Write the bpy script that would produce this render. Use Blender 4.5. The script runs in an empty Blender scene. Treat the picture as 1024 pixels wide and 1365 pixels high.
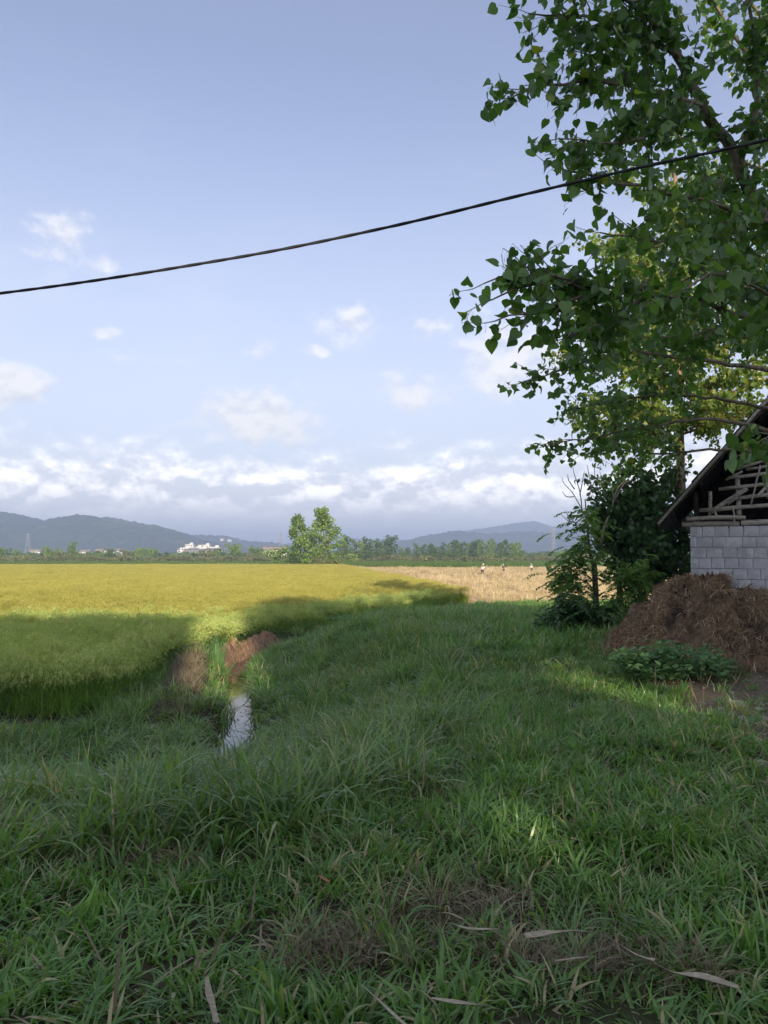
import bpy, bmesh, math, random
import numpy as np
from mathutils import Vector, Matrix, Quaternion

PI = math.pi
rad = math.radians
scene = bpy.context.scene
COL = scene.collection
R0 = np.random.default_rng(7)

# ------------------------------------------------------------------ camera
CAM_H = 1.6
PITCH = rad(3.2)
FPX = 1025.0
cam_data = bpy.data.cameras.new('camera')
cam = bpy.data.objects.new('camera', cam_data)
COL.objects.link(cam)
cam.location = (0, 0, CAM_H)
cam.rotation_euler = (PI / 2 + PITCH, 0, 0)
cam_data.sensor_fit = 'VERTICAL'
cam_data.sensor_height = 36.0
cam_data.lens = 36.0 * FPX / 1365.0
cam_data.clip_start = 0.05
cam_data.clip_end = 30000
scene.camera = cam

# ------------------------------------------------------------------ light
SUN_EL, SUN_AZ = rad(18.0), rad(168.0)          # azimuth clockwise from +Y
sun_dir = Vector((math.sin(SUN_AZ) * math.cos(SUN_EL), math.cos(SUN_AZ) * math.cos(SUN_EL), math.sin(SUN_EL)))
sl = bpy.data.lights.new('sun', 'SUN')
sl.energy = 2.05
sl.angle = rad(0.5)
sl.color = (1.0, 0.86, 0.62)
so = bpy.data.objects.new('sun', sl)
COL.objects.link(so)
so.rotation_euler = sun_dir.to_track_quat('Z', 'Y').to_euler()
so.location = (0, -20, 60)

scene.view_settings.view_transform = 'Standard'
scene.view_settings.look = 'None'
scene.view_settings.gamma = 1.0
scene.view_settings.use_curve_mapping = False
scene.view_settings.exposure = 1.74
SKY_STRENGTH = 0.080
scene.cycles.max_bounces = 8
scene.cycles.diffuse_bounces = 4
scene.cycles.transmission_bounces = 4
scene.cycles.transparent_max_bounces = 8
scene.cycles.volume_bounces = 0
scene.cycles.sample_clamp_indirect = 6.0
scene.cycles.use_denoising = True


def pix_dir(px, py):
    u = (px - 512.0) / FPX
    v = -(py - 682.5) / FPX
    return Vector((u, math.cos(PITCH) - v * math.sin(PITCH), math.sin(PITCH) + v * math.cos(PITCH)))


def at(px, py, d):
    q = pix_dir(px, py)
    q = q * (d / q.y)
    return Vector((q.x, q.y, q.z + CAM_H))


# ------------------------------------------------------------------ node helpers
class NT:
    def __init__(self, tree):
        self.t = tree
        self.n = tree.nodes
        self.l = tree.links

    def new(self, typ, **kw):
        nd = self.n.new(typ)
        for k, v in kw.items():
            setattr(nd, k, v)
        return nd

    def put(self, sock, v):
        if isinstance(v, bpy.types.NodeSocket):
            self.l.new(v, sock)
        elif v is not None:
            if sock.type == 'RGBA' and len(v) == 3:
                v = (*v, 1.0)
            sock.default_value = v

    def m(self, op, a, b=None, c=None, clamp=False):
        nd = self.new('ShaderNodeMath', operation=op)
        nd.use_clamp = clamp
        for s, v in zip(nd.inputs, (a, b, c)):
            self.put(s, v)
        return nd.outputs[0]

    def mix(self, f, a, b, blend='MIX'):
        nd = self.new('ShaderNodeMix', data_type='RGBA', blend_type=blend)
        self.put(nd.inputs[0], f)
        self.put(nd.inputs[6], a)
        self.put(nd.inputs[7], b)
        return nd.outputs[2]

    def sstep(self, v, lo, hi, a=0.0, b=1.0):
        nd = self.new('ShaderNodeMapRange', interpolation_type='SMOOTHSTEP')
        for s, x in zip(nd.inputs[:5], (v, lo, hi, a, b)):
            self.put(s, x)
        return nd.outputs[0]

    def noise(self, vec, scale, detail=3.0, rough=0.55, out=0, dist=0.0):
        nd = self.new('ShaderNodeTexNoise')
        if vec is not None:
            self.l.new(vec, nd.inputs['Vector'])
        nd.inputs['Scale'].default_value = scale
        nd.inputs['Detail'].default_value = detail
        nd.inputs['Roughness'].default_value = rough
        nd.inputs['Distortion'].default_value = dist
        return nd.outputs[out]

    def xyz(self, x, y, z):
        nd = self.new('ShaderNodeCombineXYZ')
        for s, v in zip(nd.inputs, (x, y, z)):
            self.put(s, v)
        return nd.outputs[0]


# ------------------------------------------------------------------ sky
world = bpy.data.worlds.new('World')
scene.world = world
world.use_nodes = True
W = NT(world.node_tree)
W.n.clear()
sky = W.new('ShaderNodeTexSky', sky_type='NISHITA')
sky.sun_disc = False
sky.sun_elevation = SUN_EL
sky.sun_rotation = SUN_AZ
sky.air_density = 1.0
sky.dust_density = 1.2
sky.ozone_density = 1.6
sky.altitude = 100
tc = W.new('ShaderNodeTexCoord')
sep = W.new('ShaderNodeSeparateXYZ')
W.l.new(tc.outputs['Generated'], sep.inputs[0])
az = W.m('ARCTAN2', sep.outputs[0], sep.outputs[1])
el = W.m('ARCSINE', sep.outputs[2])
hor = W.m('SQRT', W.m('SUBTRACT', 1.0, W.m('MULTIPLY', sep.outputs[2], sep.outputs[2])))
# seamless cloud coordinates: direction on the horizontal circle + stretched elevation
ch = W.m('DIVIDE', sep.outputs[0], W.m('MAXIMUM', hor, 0.01))
cv = W.m('DIVIDE', sep.outputs[1], W.m('MAXIMUM', hor, 0.01))
cvec = W.xyz(ch, cv, W.m('MULTIPLY', el, 1.5))
cvec2 = W.xyz(ch, cv, W.m('MULTIPLY', W.m('ADD', el, 0.011), 1.5))
bvec = W.xyz(ch, cv, W.m('MULTIPLY', el, 1.7))
bvec2 = W.xyz(ch, cv, W.m('MULTIPLY', W.m('ADD', el, 0.014), 1.7))
n1 = W.noise(cvec, 19.0, 9.0, 0.62)
n1b = W.noise(cvec2, 19.0, 9.0, 0.62)
wn = W.noise(cvec, 9.0, 3.0, 0.5, out=1)
wsep = W.new('ShaderNodeSeparateColor')
W.l.new(wn, wsep.inputs[0])
azw = W.m('ADD', az, W.m('MULTIPLY', W.m('SUBTRACT', wsep.outputs[0], 0.5), 0.10))
elw = W.m('ADD', el, W.m('MULTIPLY', W.m('SUBTRACT', wsep.outputs[1], 0.5), 0.06))
CL = [  # px, py, half width, half height, strength
    (95, 330, 46, 30, .55), (40, 290, 30, 22, .38), (145, 440, 17, 10, .5), (22, 515, 42, 26, .95), (355, 472, 24, 12, .62),
    (425, 473, 13, 8, .55), (465, 428, 38, 26, .62), (577, 428, 30, 15, .55), (335, 560, 62, 34, .95), (385, 518, 24, 14, .45),
    (555, 525, 55, 22, .6), (690, 470, 70, 50, .7), (200, 478, 45, 10, .3), (570, 605, 26, 6, .35)]
blob = 0.0
for (bx, by, bw, bh, bs) in CL:
    q = pix_dir(bx, by)
    a0, e0 = math.atan2(q.x, q.y), math.asin(q.z / q.length)
    da = W.m('DIVIDE', W.m('SUBTRACT', azw, a0), bw * 1.25 / FPX)
    de = W.m('DIVIDE', W.m('SUBTRACT', elw, e0), bh * 1.25 / FPX)
    r2 = W.m('ADD', W.m('MULTIPLY', da, da), W.m('MULTIPLY', de, de))
    g = W.m('MULTIPLY', W.m('EXPONENT', W.m('MULTIPLY', r2, -1.0)), bs)
    blob = W.m('MAXIMUM', blob, g)
# unseen small clouds beyond the view, their cover thickened to brighten the shaded ground
ow = W.noise(cvec, 4.3, 2.0, 0.5)
outside = W.sstep(W.m('ABSOLUTE', az), 0.5, 0.75)
blob = W.m('MAXIMUM', blob, W.m('MULTIPLY', outside, W.sstep(ow, 0.46, 0.66, 0.0, 0.9)))
cum = W.sstep(W.m('ADD', W.m('MULTIPLY', blob, 1.25), W.m('MULTIPLY', W.m('SUBTRACT', n1, 0.5), 2.7)), 0.20, 1.05)
cum = W.m('MULTIPLY', cum, W.sstep(blob, 0.03, 0.3))
# veils of thin cirrus
veil = W.noise(W.xyz(ch, cv, W.m('MULTIPLY', el, 3.0)), 2.6, 5.0, 0.6)
veil = W.m('MULTIPLY', W.sstep(veil, 0.42, 0.78), W.sstep(el, 0.75, 0.25, 0.0, 0.20))
# cumulus bank low over the horizon, all the way round
nb = W.noise(bvec, 13.0, 10.0, 0.62)
nbb = W.noise(bvec2, 13.0, 10.0, 0.62)
nbig = W.noise(W.xyz(ch, cv, 0.3), 3.1, 2.0, 0.5)
topel = W.m('ADD', 0.116, W.m('MULTIPLY', W.m('SUBTRACT', nbig, 0.5), 0.055))
edge = W.m('ADD', W.m('SUBTRACT', topel, el), W.m('MULTIPLY', W.m('SUBTRACT', nb, 0.5), 0.17))
bank = W.sstep(edge, -0.035, 0.040, 0.0, 0.92)
emb = W.m('ADD', W.m('MULTIPLY', W.m('SUBTRACT', nb, nbb), 6.5), 0.40, clamp=True)
emb = W.m('MULTIPLY', emb, W.sstep(el, 0.040, 0.085, 0.10, 1.0))
emb2 = W.m('ADD', W.m('MULTIPLY', W.m('SUBTRACT', n1, n1b), 5.0), 0.72, clamp=True)
KC = 4.6
white = (KC * 1.0, KC * 0.965, KC * 0.93)
grey = (KC * 0.50, KC * 0.545, KC * 0.63)
skyc = W.mix(1.0, sky.outputs[0], (0.98, 0.93, 1.16), 'MULTIPLY')
skyc = W.mix(0.42, skyc, (1.55, 1.50, 1.22))
skyc = W.mix(W.sstep(el, 0.62, 0.05, 0.0, 0.66), skyc, (KC * 0.80, KC * 0.83, KC * 0.91))
c = W.mix(veil, skyc, (KC * 0.86, KC * 0.88, KC * 0.93))
c = W.mix(bank, c, W.mix(emb, (KC * .92, KC * .93, KC * .99), (KC * 1.75, KC * 1.68, KC * 1.60)))
c = W.mix(W.m('MULTIPLY', cum, 0.72), c, W.mix(emb2, (KC * .70, KC * .71, KC * .76), white))
bg = W.new('ShaderNodeBackground')
W.l.new(c, bg.inputs[0])
bg.inputs[1].default_value = SKY_STRENGTH
wo = W.new('ShaderNodeOutputWorld')
W.l.new(bg.outputs[0], wo.inputs[0])

# ------------------------------------------------------------------ mesh helpers


def hash2(ix, iy, seed):
    h = (ix.astype(np.int64) * 374761393 + iy.astype(np.int64) * 668265263 + seed * 1442695041) & 0x7fffffff
    h = ((h ^ (h >> 13)) * 1274126177) & 0x7fffffff
    h = h ^ (h >> 16)
    return (h & 0xffff) / 65535.0


def vnoise(x, y, seed=0):
    x = np.asarray(x, float)
    y = np.asarray(y, float)
    ix, iy = np.floor(x), np.floor(y)
    fx, fy = x - ix, y - iy
    fx = fx * fx * (3 - 2 * fx)
    fy = fy * fy * (3 - 2 * fy)
    a = hash2(ix, iy, seed)
    b = hash2(ix + 1, iy, seed)
    c_ = hash2(ix, iy + 1, seed)
    d = hash2(ix + 1, iy + 1, seed)
    return (a * (1 - fx) + b * fx) * (1 - fy) + (c_ * (1 - fx) + d * fx) * fy


def fbm(x, y, seed=0, oct=4, gain=0.5):
    s, a, t = 0.0, 1.0, 0.0
    for i in range(oct):
        s = s + a * vnoise(np.asarray(x) * 2 ** i + 17.3 * i, np.asarray(y) * 2 ** i - 9.1 * i, seed + i)
        t += a
        a *= gain
    return s / t


def ss(lo, hi, v):
    t = np.clip((np.asarray(v, float) - lo) / (hi - lo), 0, 1)
    return t * t * (3 - 2 * t)


class MB:
    """collects pieces of geometry; build() links them as ONE mesh object"""

    def __init__(self):
        self.v, self.f, self.mi, self.t, self.n = [], [], [], [], 0

    def add(self, v, f, mi=0, tint=0.5):
        v = np.asarray(v, float).reshape(-1, 3)
        f = np.asarray(f, np.int64)
        self.v.append(v)
        self.f.append(f + self.n)
        self.mi.append(np.full(len(f), mi))
        self.t.append(np.broadcast_to(np.asarray(tint, float), (len(v),)))
        self.n += len(v)
        return self

    def tube(self, pts, rs, n=6, mi=0, tint=0.5, cap=True):
        p = np.array([tuple(q) for q in pts], float)
        rs = np.broadcast_to(np.asarray(rs, float), (len(p),))
        t = np.gradient(p, axis=0)
        t /= np.linalg.norm(t, axis=1)[:, None] + 1e-9
        ref = np.array([0.31, 0.17, 0.93]) if abs(t[0][2]) < 0.9 else np.array([0.93, 0.31, 0.1])
        u = np.cross(t, ref)
        u /= np.linalg.norm(u, axis=1)[:, None] + 1e-9
        w = np.cross(t, u)
        a = np.arange(n) * 2 * PI / n
        ring = p[:, None, :] + rs[:, None, None] * (np.cos(a)[None, :, None] * u[:, None, :] + np.sin(a)[None, :, None] * w[:, None, :])
        v = ring.reshape(-1, 3)
        i = np.arange(len(p) - 1)[:, None] * n
        j = np.arange(n)[None, :]
        k = (j + 1) % n
        f = np.stack([i + j, i + k, i + n + k, i + n + j], -1).reshape(-1, 4)
        self.add(v, f, mi, tint)
        if cap:
            b = len(v)
            for base, c0, fl in ((0, p[0], 1), (b - n, p[-1], 0)):
                vv = np.vstack([v[base:base + n], c0])
                ff = [[x, n, (x + 1) % n] if not fl else [(x + 1) % n, n, x] for x in range(n)]
                self.add(vv, ff, mi, tint)
        return self

    def box(self, c0, s, rot=None, mi=0, tint=0.5, jit=0.0, rng=None):
        v = np.array([(x, y, z) for x in (-.5, .5) for y in (-.5, .5) for z in (-.5, .5)]) * np.array(s)
        if jit and rng is not None:
            v = v + rng.uniform(-jit, jit, v.shape)
        if rot is not None:
            v = v @ np.array(rot.to_3x3() if hasattr(rot, 'to_3x3') else rot).T
        v = v + np.array(c0)
        f = [[0, 1, 3, 2], [4, 6, 7, 5], [0, 4, 5, 1], [2, 3, 7, 6], [0, 2, 6, 4], [1, 5, 7, 3]]
        return self.add(v, f, mi, tint)

    def data(self, name, mats, smooth=False):
        me = bpy.data.meshes.new(name)
        V = np.vstack(self.v)
        me.vertices.add(len(V))
        me.vertices.foreach_set('co', V.ravel())
        tot = np.concatenate([np.full(len(f), f.shape[1]) for f in self.f])
        loops = np.concatenate([f.ravel() for f in self.f])
        st = np.concatenate([[0], np.cumsum(tot)[:-1]])
        me.loops.add(len(loops))
        me.loops.foreach_set('vertex_index', loops.astype(np.int32))
        me.polygons.add(len(tot))
        me.polygons.foreach_set('loop_start', st.astype(np.int32))
        me.polygons.foreach_set('loop_total', tot.astype(np.int32))
        me.polygons.foreach_set('material_index', np.concatenate(self.mi).astype(np.int32))
        if smooth:
            me.polygons.foreach_set('use_smooth', np.ones(len(tot), bool))
        at_ = me.attributes.new('tint', 'FLOAT', 'POINT')
        at_.data.foreach_set('value', np.concatenate(self.t).astype(np.float32))
        for m_ in (mats if isinstance(mats, (list, tuple)) else [mats]):
            me.materials.append(m_)
        me.update(calc_edges=True)
        me.validate()
        return me

    def build(self, name, mats, parent=None, smooth=False, loc=None):
        return link(name, self.data(name, mats, smooth), parent, loc)


def link(name, data, parent=None, loc=None):
    o = bpy.data.objects.new(name, data)
    COL.objects.link(o)
    if parent is not None:
        o.parent = parent
    if loc is not None:
        o.location = loc
    return o


def tag(o, label=None, cat=None, group=None, kind=None):
    if label:
        o['label'] = label
    if cat:
        o['category'] = cat
    if group:
        o['group'] = group
    if kind:
        o['kind'] = kind
    return o


def thing(name, loc, label, cat, group=None, rz=0.0):
    o = link(name, None, None, loc)
    o.rotation_euler.z = rz
    o.empty_display_size = 0.3
    return tag(o, label, cat, group)


def kids(o):
    return [c_ for c_ in ALLKIDS.get(o.name, [])]


ALLKIDS = {}


def copy_tree(o, parent=None):
    c_ = o.copy()
    COL.objects.link(c_)
    c_.parent = parent
    for ch_ in list(o.children):
        copy_tree(ch_, c_)
    return c_


# ------------------------------------------------------------------ materials
def new_mat(name):
    m_ = bpy.data.materials.new(name)
    m_.use_nodes = True
    t = NT(m_.node_tree)
    t.n.clear()
    out = t.new('ShaderNodeOutputMaterial')
    return m_, t, out


def principled(t, out, color, rough=0.7, bump=None, bstr=0.3, bdist=0.02, spec=0.3):
    p = t.new('ShaderNodeBsdfPrincipled')
    t.put(p.inputs['Base Color'], color)
    t.put(p.inputs['Roughness'], rough)
    p.inputs['Specular IOR Level'].default_value = spec
    if bump is not None:
        b = t.new('ShaderNodeBump')
        b.inputs['Strength'].default_value = bstr
        b.inputs['Distance'].default_value = bdist
        t.l.new(bump, b.inputs['Height'])
        t.l.new(b.outputs[0], p.inputs['Normal'])
    t.l.new(p.outputs[0], out.inputs[0])
    return p


def pos_of(t):
    return t.new('ShaderNodeNewGeometry').outputs['Position']


def tint_of(t):
    return t.new('ShaderNodeAttribute', attribute_name='tint').outputs['Fac']


def foliage_mat(name, dark, light, dry=None, dry_thr=0.9, rough=0.5, transl=0.3, nscale=0.6, tcol=None, dry_noise=0.0, spec=0.3, dry_scale=0.45):
    m_, t, out = new_mat(name)
    pos = pos_of(t)
    ti = tint_of(t)
    rnd = t.new('ShaderNodeObjectInfo').outputs['Random']
    nz = t.noise(pos, nscale, 3.0, 0.6)
    f = t.m('ADD', t.m('ADD', t.m('MULTIPLY', ti, 0.60), t.m('MULTIPLY', rnd, 0.25)), t.m('MULTIPLY', t.m('SUBTRACT', nz, 0.42), 0.9), clamp=True)
    col = t.mix(f, dark, light)
    if dry is not None:
        d = ti
        if dry_noise:
            dn = t.noise(pos, dry_scale, 3.0, 0.6)
            d = t.m('ADD', ti, t.m('MULTIPLY', t.m('SUBTRACT', dn, 0.5), dry_noise))
        col = t.mix(t.sstep(d, dry_thr - 0.05, dry_thr + 0.05), col, dry)
    p = t.new('ShaderNodeBsdfPrincipled')
    t.l.new(col, p.inputs['Base Color'])
    p.inputs['Roughness'].default_value = rough
    p.inputs['Specular IOR Level'].default_value = spec
    tr = t.new('ShaderNodeBsdfTranslucent')
    t.l.new(t.mix(1.0, col, tcol or (1.25, 1.25, 0.6), 'MULTIPLY'), tr.inputs[0])
    mx = t.new('ShaderNodeMixShader')
    mx.inputs[0].default_value = transl
    t.l.new(p.outputs[0], mx.inputs[1])
    t.l.new(tr.outputs[0], mx.inputs[2])
    t.l.new(mx.outputs[0], out.inputs[0])
    return m_


def grain_mat(name, c1, c2, scale=8.0, rough=0.85, bstr=0.4, bdist=0.02, stretch=(1, 1, 1), c3=None, obj_random=0.25):
    m_, t, out = new_mat(name)
    tcn = t.new('ShaderNodeTexCoord')
    mp = t.new('ShaderNodeMapping')
    mp.inputs['Scale'].default_value = stretch
    t.l.new(tcn.outputs['Object'], mp.inputs[0])
    rnd = t.new('ShaderNodeObjectInfo').outputs['Random']
    n = t.noise(mp.outputs[0], scale, 5.0, 0.62)
    f = t.m('ADD', t.sstep(n, 0.3, 0.7), t.m('MULTIPLY', t.m('SUBTRACT', rnd, 0.5), obj_random * 2), clamp=True)
    col = t.mix(f, c1, c2)
    if c3 is not None:
        n2 = t.noise(mp.outputs[0], scale * 0.35, 4.0, 0.6)
        col = t.mix(t.sstep(n2, 0.52, 0.7), col, c3)
    n3 = t.noise(mp.outputs[0], scale * 4, 4.0, 0.6)
    principled(t, out, col, rough, n3, bstr, bdist)
    return m_


M = {}
M['grass'] = foliage_mat('grass_blades', (0.064, 0.160, 0.036), (0.270, 0.490, 0.115), (0.52, 0.45, 0.26), 0.90, 0.33, 0.42, 0.8, dry_noise=0.55, spec=0.75)
M['tall'] = foliage_mat('tall_grass_blades', (0.072, 0.165, 0.040), (0.320, 0.510, 0.140), (0.56, 0.48, 0.28), 0.87, 0.35, 0.42, 0.5, dry_noise=0.6, spec=0.7)
M['seed'] = foliage_mat('seed_heads', (0.30, 0.29, 0.20), (0.40, 0.38, 0.28), None, 0.9, 0.8, 0.3, 0.5)
M['rice'] = foliage_mat('rice_blades', (0.100, 0.210, 0.028), (0.310, 0.400, 0.065), (0.45, 0.39, 0.11), 0.93, 0.45, 0.40, 0.25, dry_noise=0.2)
M['grain'] = foliage_mat('rice_panicles', (0.30, 0.30, 0.065), (0.58, 0.52, 0.145), None, 0.9, 0.6, 0.25, 0.25)
M['grain_near'] = foliage_mat('shade_green_panicles', (0.30, 0.42, 0.110), (0.62, 0.68, 0.24), (0.62, 0.56, 0.26), 0.93, 0.6, 0.3, 0.5)  # near rice, ears and blades: greened and lightened, look of shade put into colour
M['rice_near'] = foliage_mat('shade_green_blades', (0.090, 0.230, 0.040), (0.370, 0.560, 0.125), (0.50, 0.48, 0.2), 0.95, 0.38, 0.45, 0.6, dry_noise=0.2, spec=0.35)
M['rice_green'] = foliage_mat('green_rice', (0.09, 0.17, 0.035), (0.16, 0.23, 0.05), None, 0.9, 0.5, 0.3, 0.05)
M['straw'] = foliage_mat('dry_straw', (0.36, 0.26, 0.13), (0.86, 0.72, 0.46), (0.30, 0.32, 0.12), 0.95, 0.8, 0.15, 0.25, tcol=(1.1, 1.0, 0.8))
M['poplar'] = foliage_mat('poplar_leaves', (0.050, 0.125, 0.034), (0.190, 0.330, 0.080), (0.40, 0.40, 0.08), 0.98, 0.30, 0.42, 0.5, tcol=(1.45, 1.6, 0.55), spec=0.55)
M['poplar_sunlit'] = foliage_mat('sunlit_poplar_leaves', (0.090, 0.170, 0.035), (0.270, 0.350, 0.075), (0.42, 0.37, 0.08), 0.96, 0.36, 0.42, 0.5, tcol=(1.6, 1.7, 0.5), spec=0.45)  # poplar leaves yellowed and lightened, sunlight put into the colour
M['darkleaf'] = foliage_mat('dark_broad_leaves', (0.040, 0.105, 0.030), (0.115, 0.215, 0.060), None, 0.9, 0.32, 0.32, 0.6, spec=0.5)
M['feather'] = foliage_mat('feather_leaves', (0.120, 0.250, 0.060), (0.290, 0.460, 0.125), None, 0.9, 0.42, 0.44, 0.6)
M['weed'] = foliage_mat('weed_leaves', (0.095, 0.205, 0.085), (0.190, 0.340, 0.135), None, 0.9, 0.45, 0.35, 0.8)
M['fartree'] = foliage_mat('far_tree_leaves', (0.045, 0.105, 0.030), (0.165, 0.240, 0.075), None, 0.9, 0.6, 0.3, 0.1)
M['fartree2'] = foliage_mat('pale_tree_leaves', (0.100, 0.190, 0.040), (0.300, 0.410, 0.100), None, 0.9, 0.6, 0.40, 0.3)
M['scrub'] = foliage_mat('far_scrub', (0.11, 0.135, 0.05), (0.25, 0.26, 0.11), None, 0.9, 0.7, 0.2, 0.05)
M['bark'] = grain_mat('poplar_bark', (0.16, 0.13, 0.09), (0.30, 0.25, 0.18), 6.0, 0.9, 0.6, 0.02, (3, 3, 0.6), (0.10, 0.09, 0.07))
M['bark_sunlit'] = grain_mat('sunlit_bark', (0.22, 0.14, 0.09), (0.36, 0.25, 0.17), 6.0, 0.9, 0.5, 0.02, (3, 3, 0.6))  # poplar bark with warm sunlight put into its colour
M['bark_dark'] = grain_mat('dark_bark', (0.09, 0.08, 0.06), (0.18, 0.15, 0.12), 8.0, 0.9, 0.5, 0.02, (3, 3, 0.6))
M['twig'] = grain_mat('dead_twigs', (0.20, 0.18, 0.16), (0.30, 0.27, 0.24), 20.0)
M['wood'] = grain_mat('weathered_wood', (0.36, 0.33, 0.27), (0.60, 0.56, 0.48), 9.0, 0.85, 0.5, 0.01, (1, 4, 4), (0.24, 0.21, 0.17), 0.3)
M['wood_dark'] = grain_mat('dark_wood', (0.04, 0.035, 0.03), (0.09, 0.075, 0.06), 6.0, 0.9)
M['block'] = grain_mat('concrete_block', (0.52, 0.53, 0.55), (0.72, 0.72, 0.735), 6.0, 0.9, 0.6, 0.014, (1, 1, 1), (0.40, 0.40, 0.405), 0.4)
_t = NT(M['block'].node_tree)
_p = [n_ for n_ in _t.n if n_.type == 'BSDF_PRINCIPLED'][0]
_src = _p.inputs['Base Color'].links[0].from_socket
_ps = pos_of(_t)
_st = _t.mix(_t.sstep(_t.noise(_ps, 1.6, 6.0, 0.68), 0.46, 0.72, 0.0, 0.75), _src, (0.30, 0.295, 0.29))
_st = _t.mix(_t.sstep(_t.noise(_ps, 9.0, 5.0, 0.7), 0.60, 0.74, 0.0, 0.7), _st, (0.24, 0.235, 0.23))
_t.l.new(_st, _p.inputs['Base Color'])
M['mortar'] = grain_mat('mortar', (0.44, 0.44, 0.445), (0.62, 0.62, 0.625), 12.0)
M['sheet'] = grain_mat('roof_sheet', (0.09, 0.09, 0.09), (0.17, 0.165, 0.16), 3.0, 0.85, 0.4, 0.01, (1, 1, 1), (0.06, 0.065, 0.05))
M['dung'] = grain_mat('rotten_straw', (0.055, 0.035, 0.021), (0.24, 0.155, 0.092), 5.0, 0.95, 1.0, 0.08, (1, 1, 1), (0.030, 0.020, 0.014))
M['fibre'] = foliage_mat('brown_straw', (0.055, 0.036, 0.022), (0.50, 0.35, 0.20), (0.66, 0.56, 0.38), 0.92, 0.9, 0.05, 1.6, tcol=(1, .9, .8))
M['thatch'] = foliage_mat('dead_thatch', (0.15, 0.125, 0.08), (0.38, 0.32, 0.21), None, 0.93, 0.9, 0.1, 1.6, tcol=(1, .95, .8))
M['mud'] = grain_mat('bank_mud', (0.24, 0.140, 0.085), (0.52, 0.33, 0.21), 9.0, 0.95, 1.0, 0.05, (1, 1, 1), (0.15, 0.10, 0.065))
M['stone'] = grain_mat('stone', (0.26, 0.24, 0.21), (0.42, 0.39, 0.35), 7.0, 0.85, 0.5, 0.01, (1, 1, 1), None, 0.45)
M['cable'] = grain_mat('cable_rubber', (0.012, 0.012, 0.014), (0.03, 0.03, 0.033), 40.0, 0.5)
M['dryleaf'] = grain_mat('dry_stalk', (0.28, 0.24, 0.16), (0.46, 0.41, 0.30), 16.0, 0.8, 0.4, 0.004, (1, 6, 6))
M['redleaf'] = grain_mat('fallen_leaf', (0.36, 0.12, 0.07), (0.45, 0.2, 0.12), 20.0, 0.7, 0.3, 0.004)
M['plaster'] = grain_mat('white_plaster', (0.70, 0.69, 0.66), (0.80, 0.79, 0.77), 0.4, 0.85, 0.1, 0.02)
M['tile'] = grain_mat('grey_roof_tiles', (0.16, 0.15, 0.15), (0.26, 0.24, 0.23), 1.2, 0.8)
M['glass'] = grain_mat('dark_window', (0.03, 0.04, 0.05), (0.05, 0.06, 0.07), 1.0, 0.15, 0.0)
M['steel'] = grain_mat('galvanised_steel', (0.30, 0.31, 0.32), (0.40, 0.41, 0.42), 0.5, 0.6, 0.0)
M['cement'] = grain_mat('cement_pole', (0.36, 0.35, 0.33), (0.46, 0.45, 0.43), 3.0)
M['shirt_w'] = grain_mat('white_shirt', (0.74, 0.74, 0.74), (0.82, 0.82, 0.82), 6.0, 0.9)
M['shirt_d'] = grain_mat('dark_shirt', (0.05, 0.055, 0.06), (0.08, 0.085, 0.09), 6.0, 0.9)
M['trouser'] = grain_mat('dark_trousers', (0.03, 0.03, 0.035), (0.05, 0.05, 0.06), 6.0, 0.9)
M['skin'] = grain_mat('skin', (0.42, 0.26, 0.18), (0.46, 0.29, 0.20), 6.0, 0.6, 0.05)
M['hat'] = grain_mat('pale_hat', (0.66, 0.62, 0.52), (0.74, 0.70, 0.60), 9.0, 0.85)

# ------------------------------------------------------------------ terrain
FLD = -1.3                       # level of the paddies
WATER = -1.50
DITCH = np.array([(-2.9, 0), (-2.75, 8.0), (-2.45, 12.2), (-2.62, 14.5), (-3.25, 17.5), (-3.85, 20.3), (-3.95, 22.3), (-3.3, 25.5), (-1.2, 31.5), (2.2, 39), (5.2, 46), (7, 50), (12, 70)], float)
dsx = np.concatenate([np.linspace(DITCH[i], DITCH[i + 1], 24, endpoint=False) for i in range(len(DITCH) - 1)])


def ditch_x(y):
    return np.interp(y, dsx[:, 1], dsx[:, 0])


def ditch_side(x, y):
    """signed distance to the ditch line, + on the right"""
    k = 0.88
    return (np.asarray(x) - ditch_x(y)) * k


def terrain(x, y):
    x = np.asarray(x, float)
    y = np.asarray(y, float)
    left = FLD * ss(4.2, 9.8, y)
    right = -0.22 * ss(5, 13, y) * (1 - ss(2.0, 4.6, x)) - 0.10 * ss(4, 9, y) * ss(2.0, 4.6, x)
    far = ss(16, 44, y)
    right = right * (1 - far) + (FLD + 0.12) * far
    right = np.where(y > 44, FLD + 0.12 * (1 - ss(44, 50, y)), right)
    d = ditch_side(x, y)
    z = left + (right - left) * ss(0.5, 3.4, d)
    # mud ridge on the left lip of the ditch
    ridge = np.exp(-((d + 1.0) / 0.42) ** 2) * ss(12.5, 15.5, y) * (1 - ss(26, 30, y))
    z = z + ridge * (0.42 * (0.6 + 0.8 * fbm(x * 1.7, y * 1.7, 5)))
    z = z + (fbm(x * 0.9, y * 0.9, 3) - 0.5) * 0.16 * (1 - ss(40, 60, y)) + (fbm(x * 4, y * 4, 9, 3) - 0.5) * 0.05 * (1 - ss(20, 30, y))
    bed = WATER - 0.25
    cut = 1 - ss(0.15, 0.50, np.abs(d))
    cut = cut * ss(11.0, 12.6, y) * (1 - ss(44, 47, y))
    z = z + (np.minimum(z, bed) - z) * cut
    return z


def grow(a, b, step, ratio):
    out, v, s = [], a, step
    while (v < b) if b > a else (v > b):
        s *= ratio
        v = v + s if b > a else v - s
        out.append(v)
    return out


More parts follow.
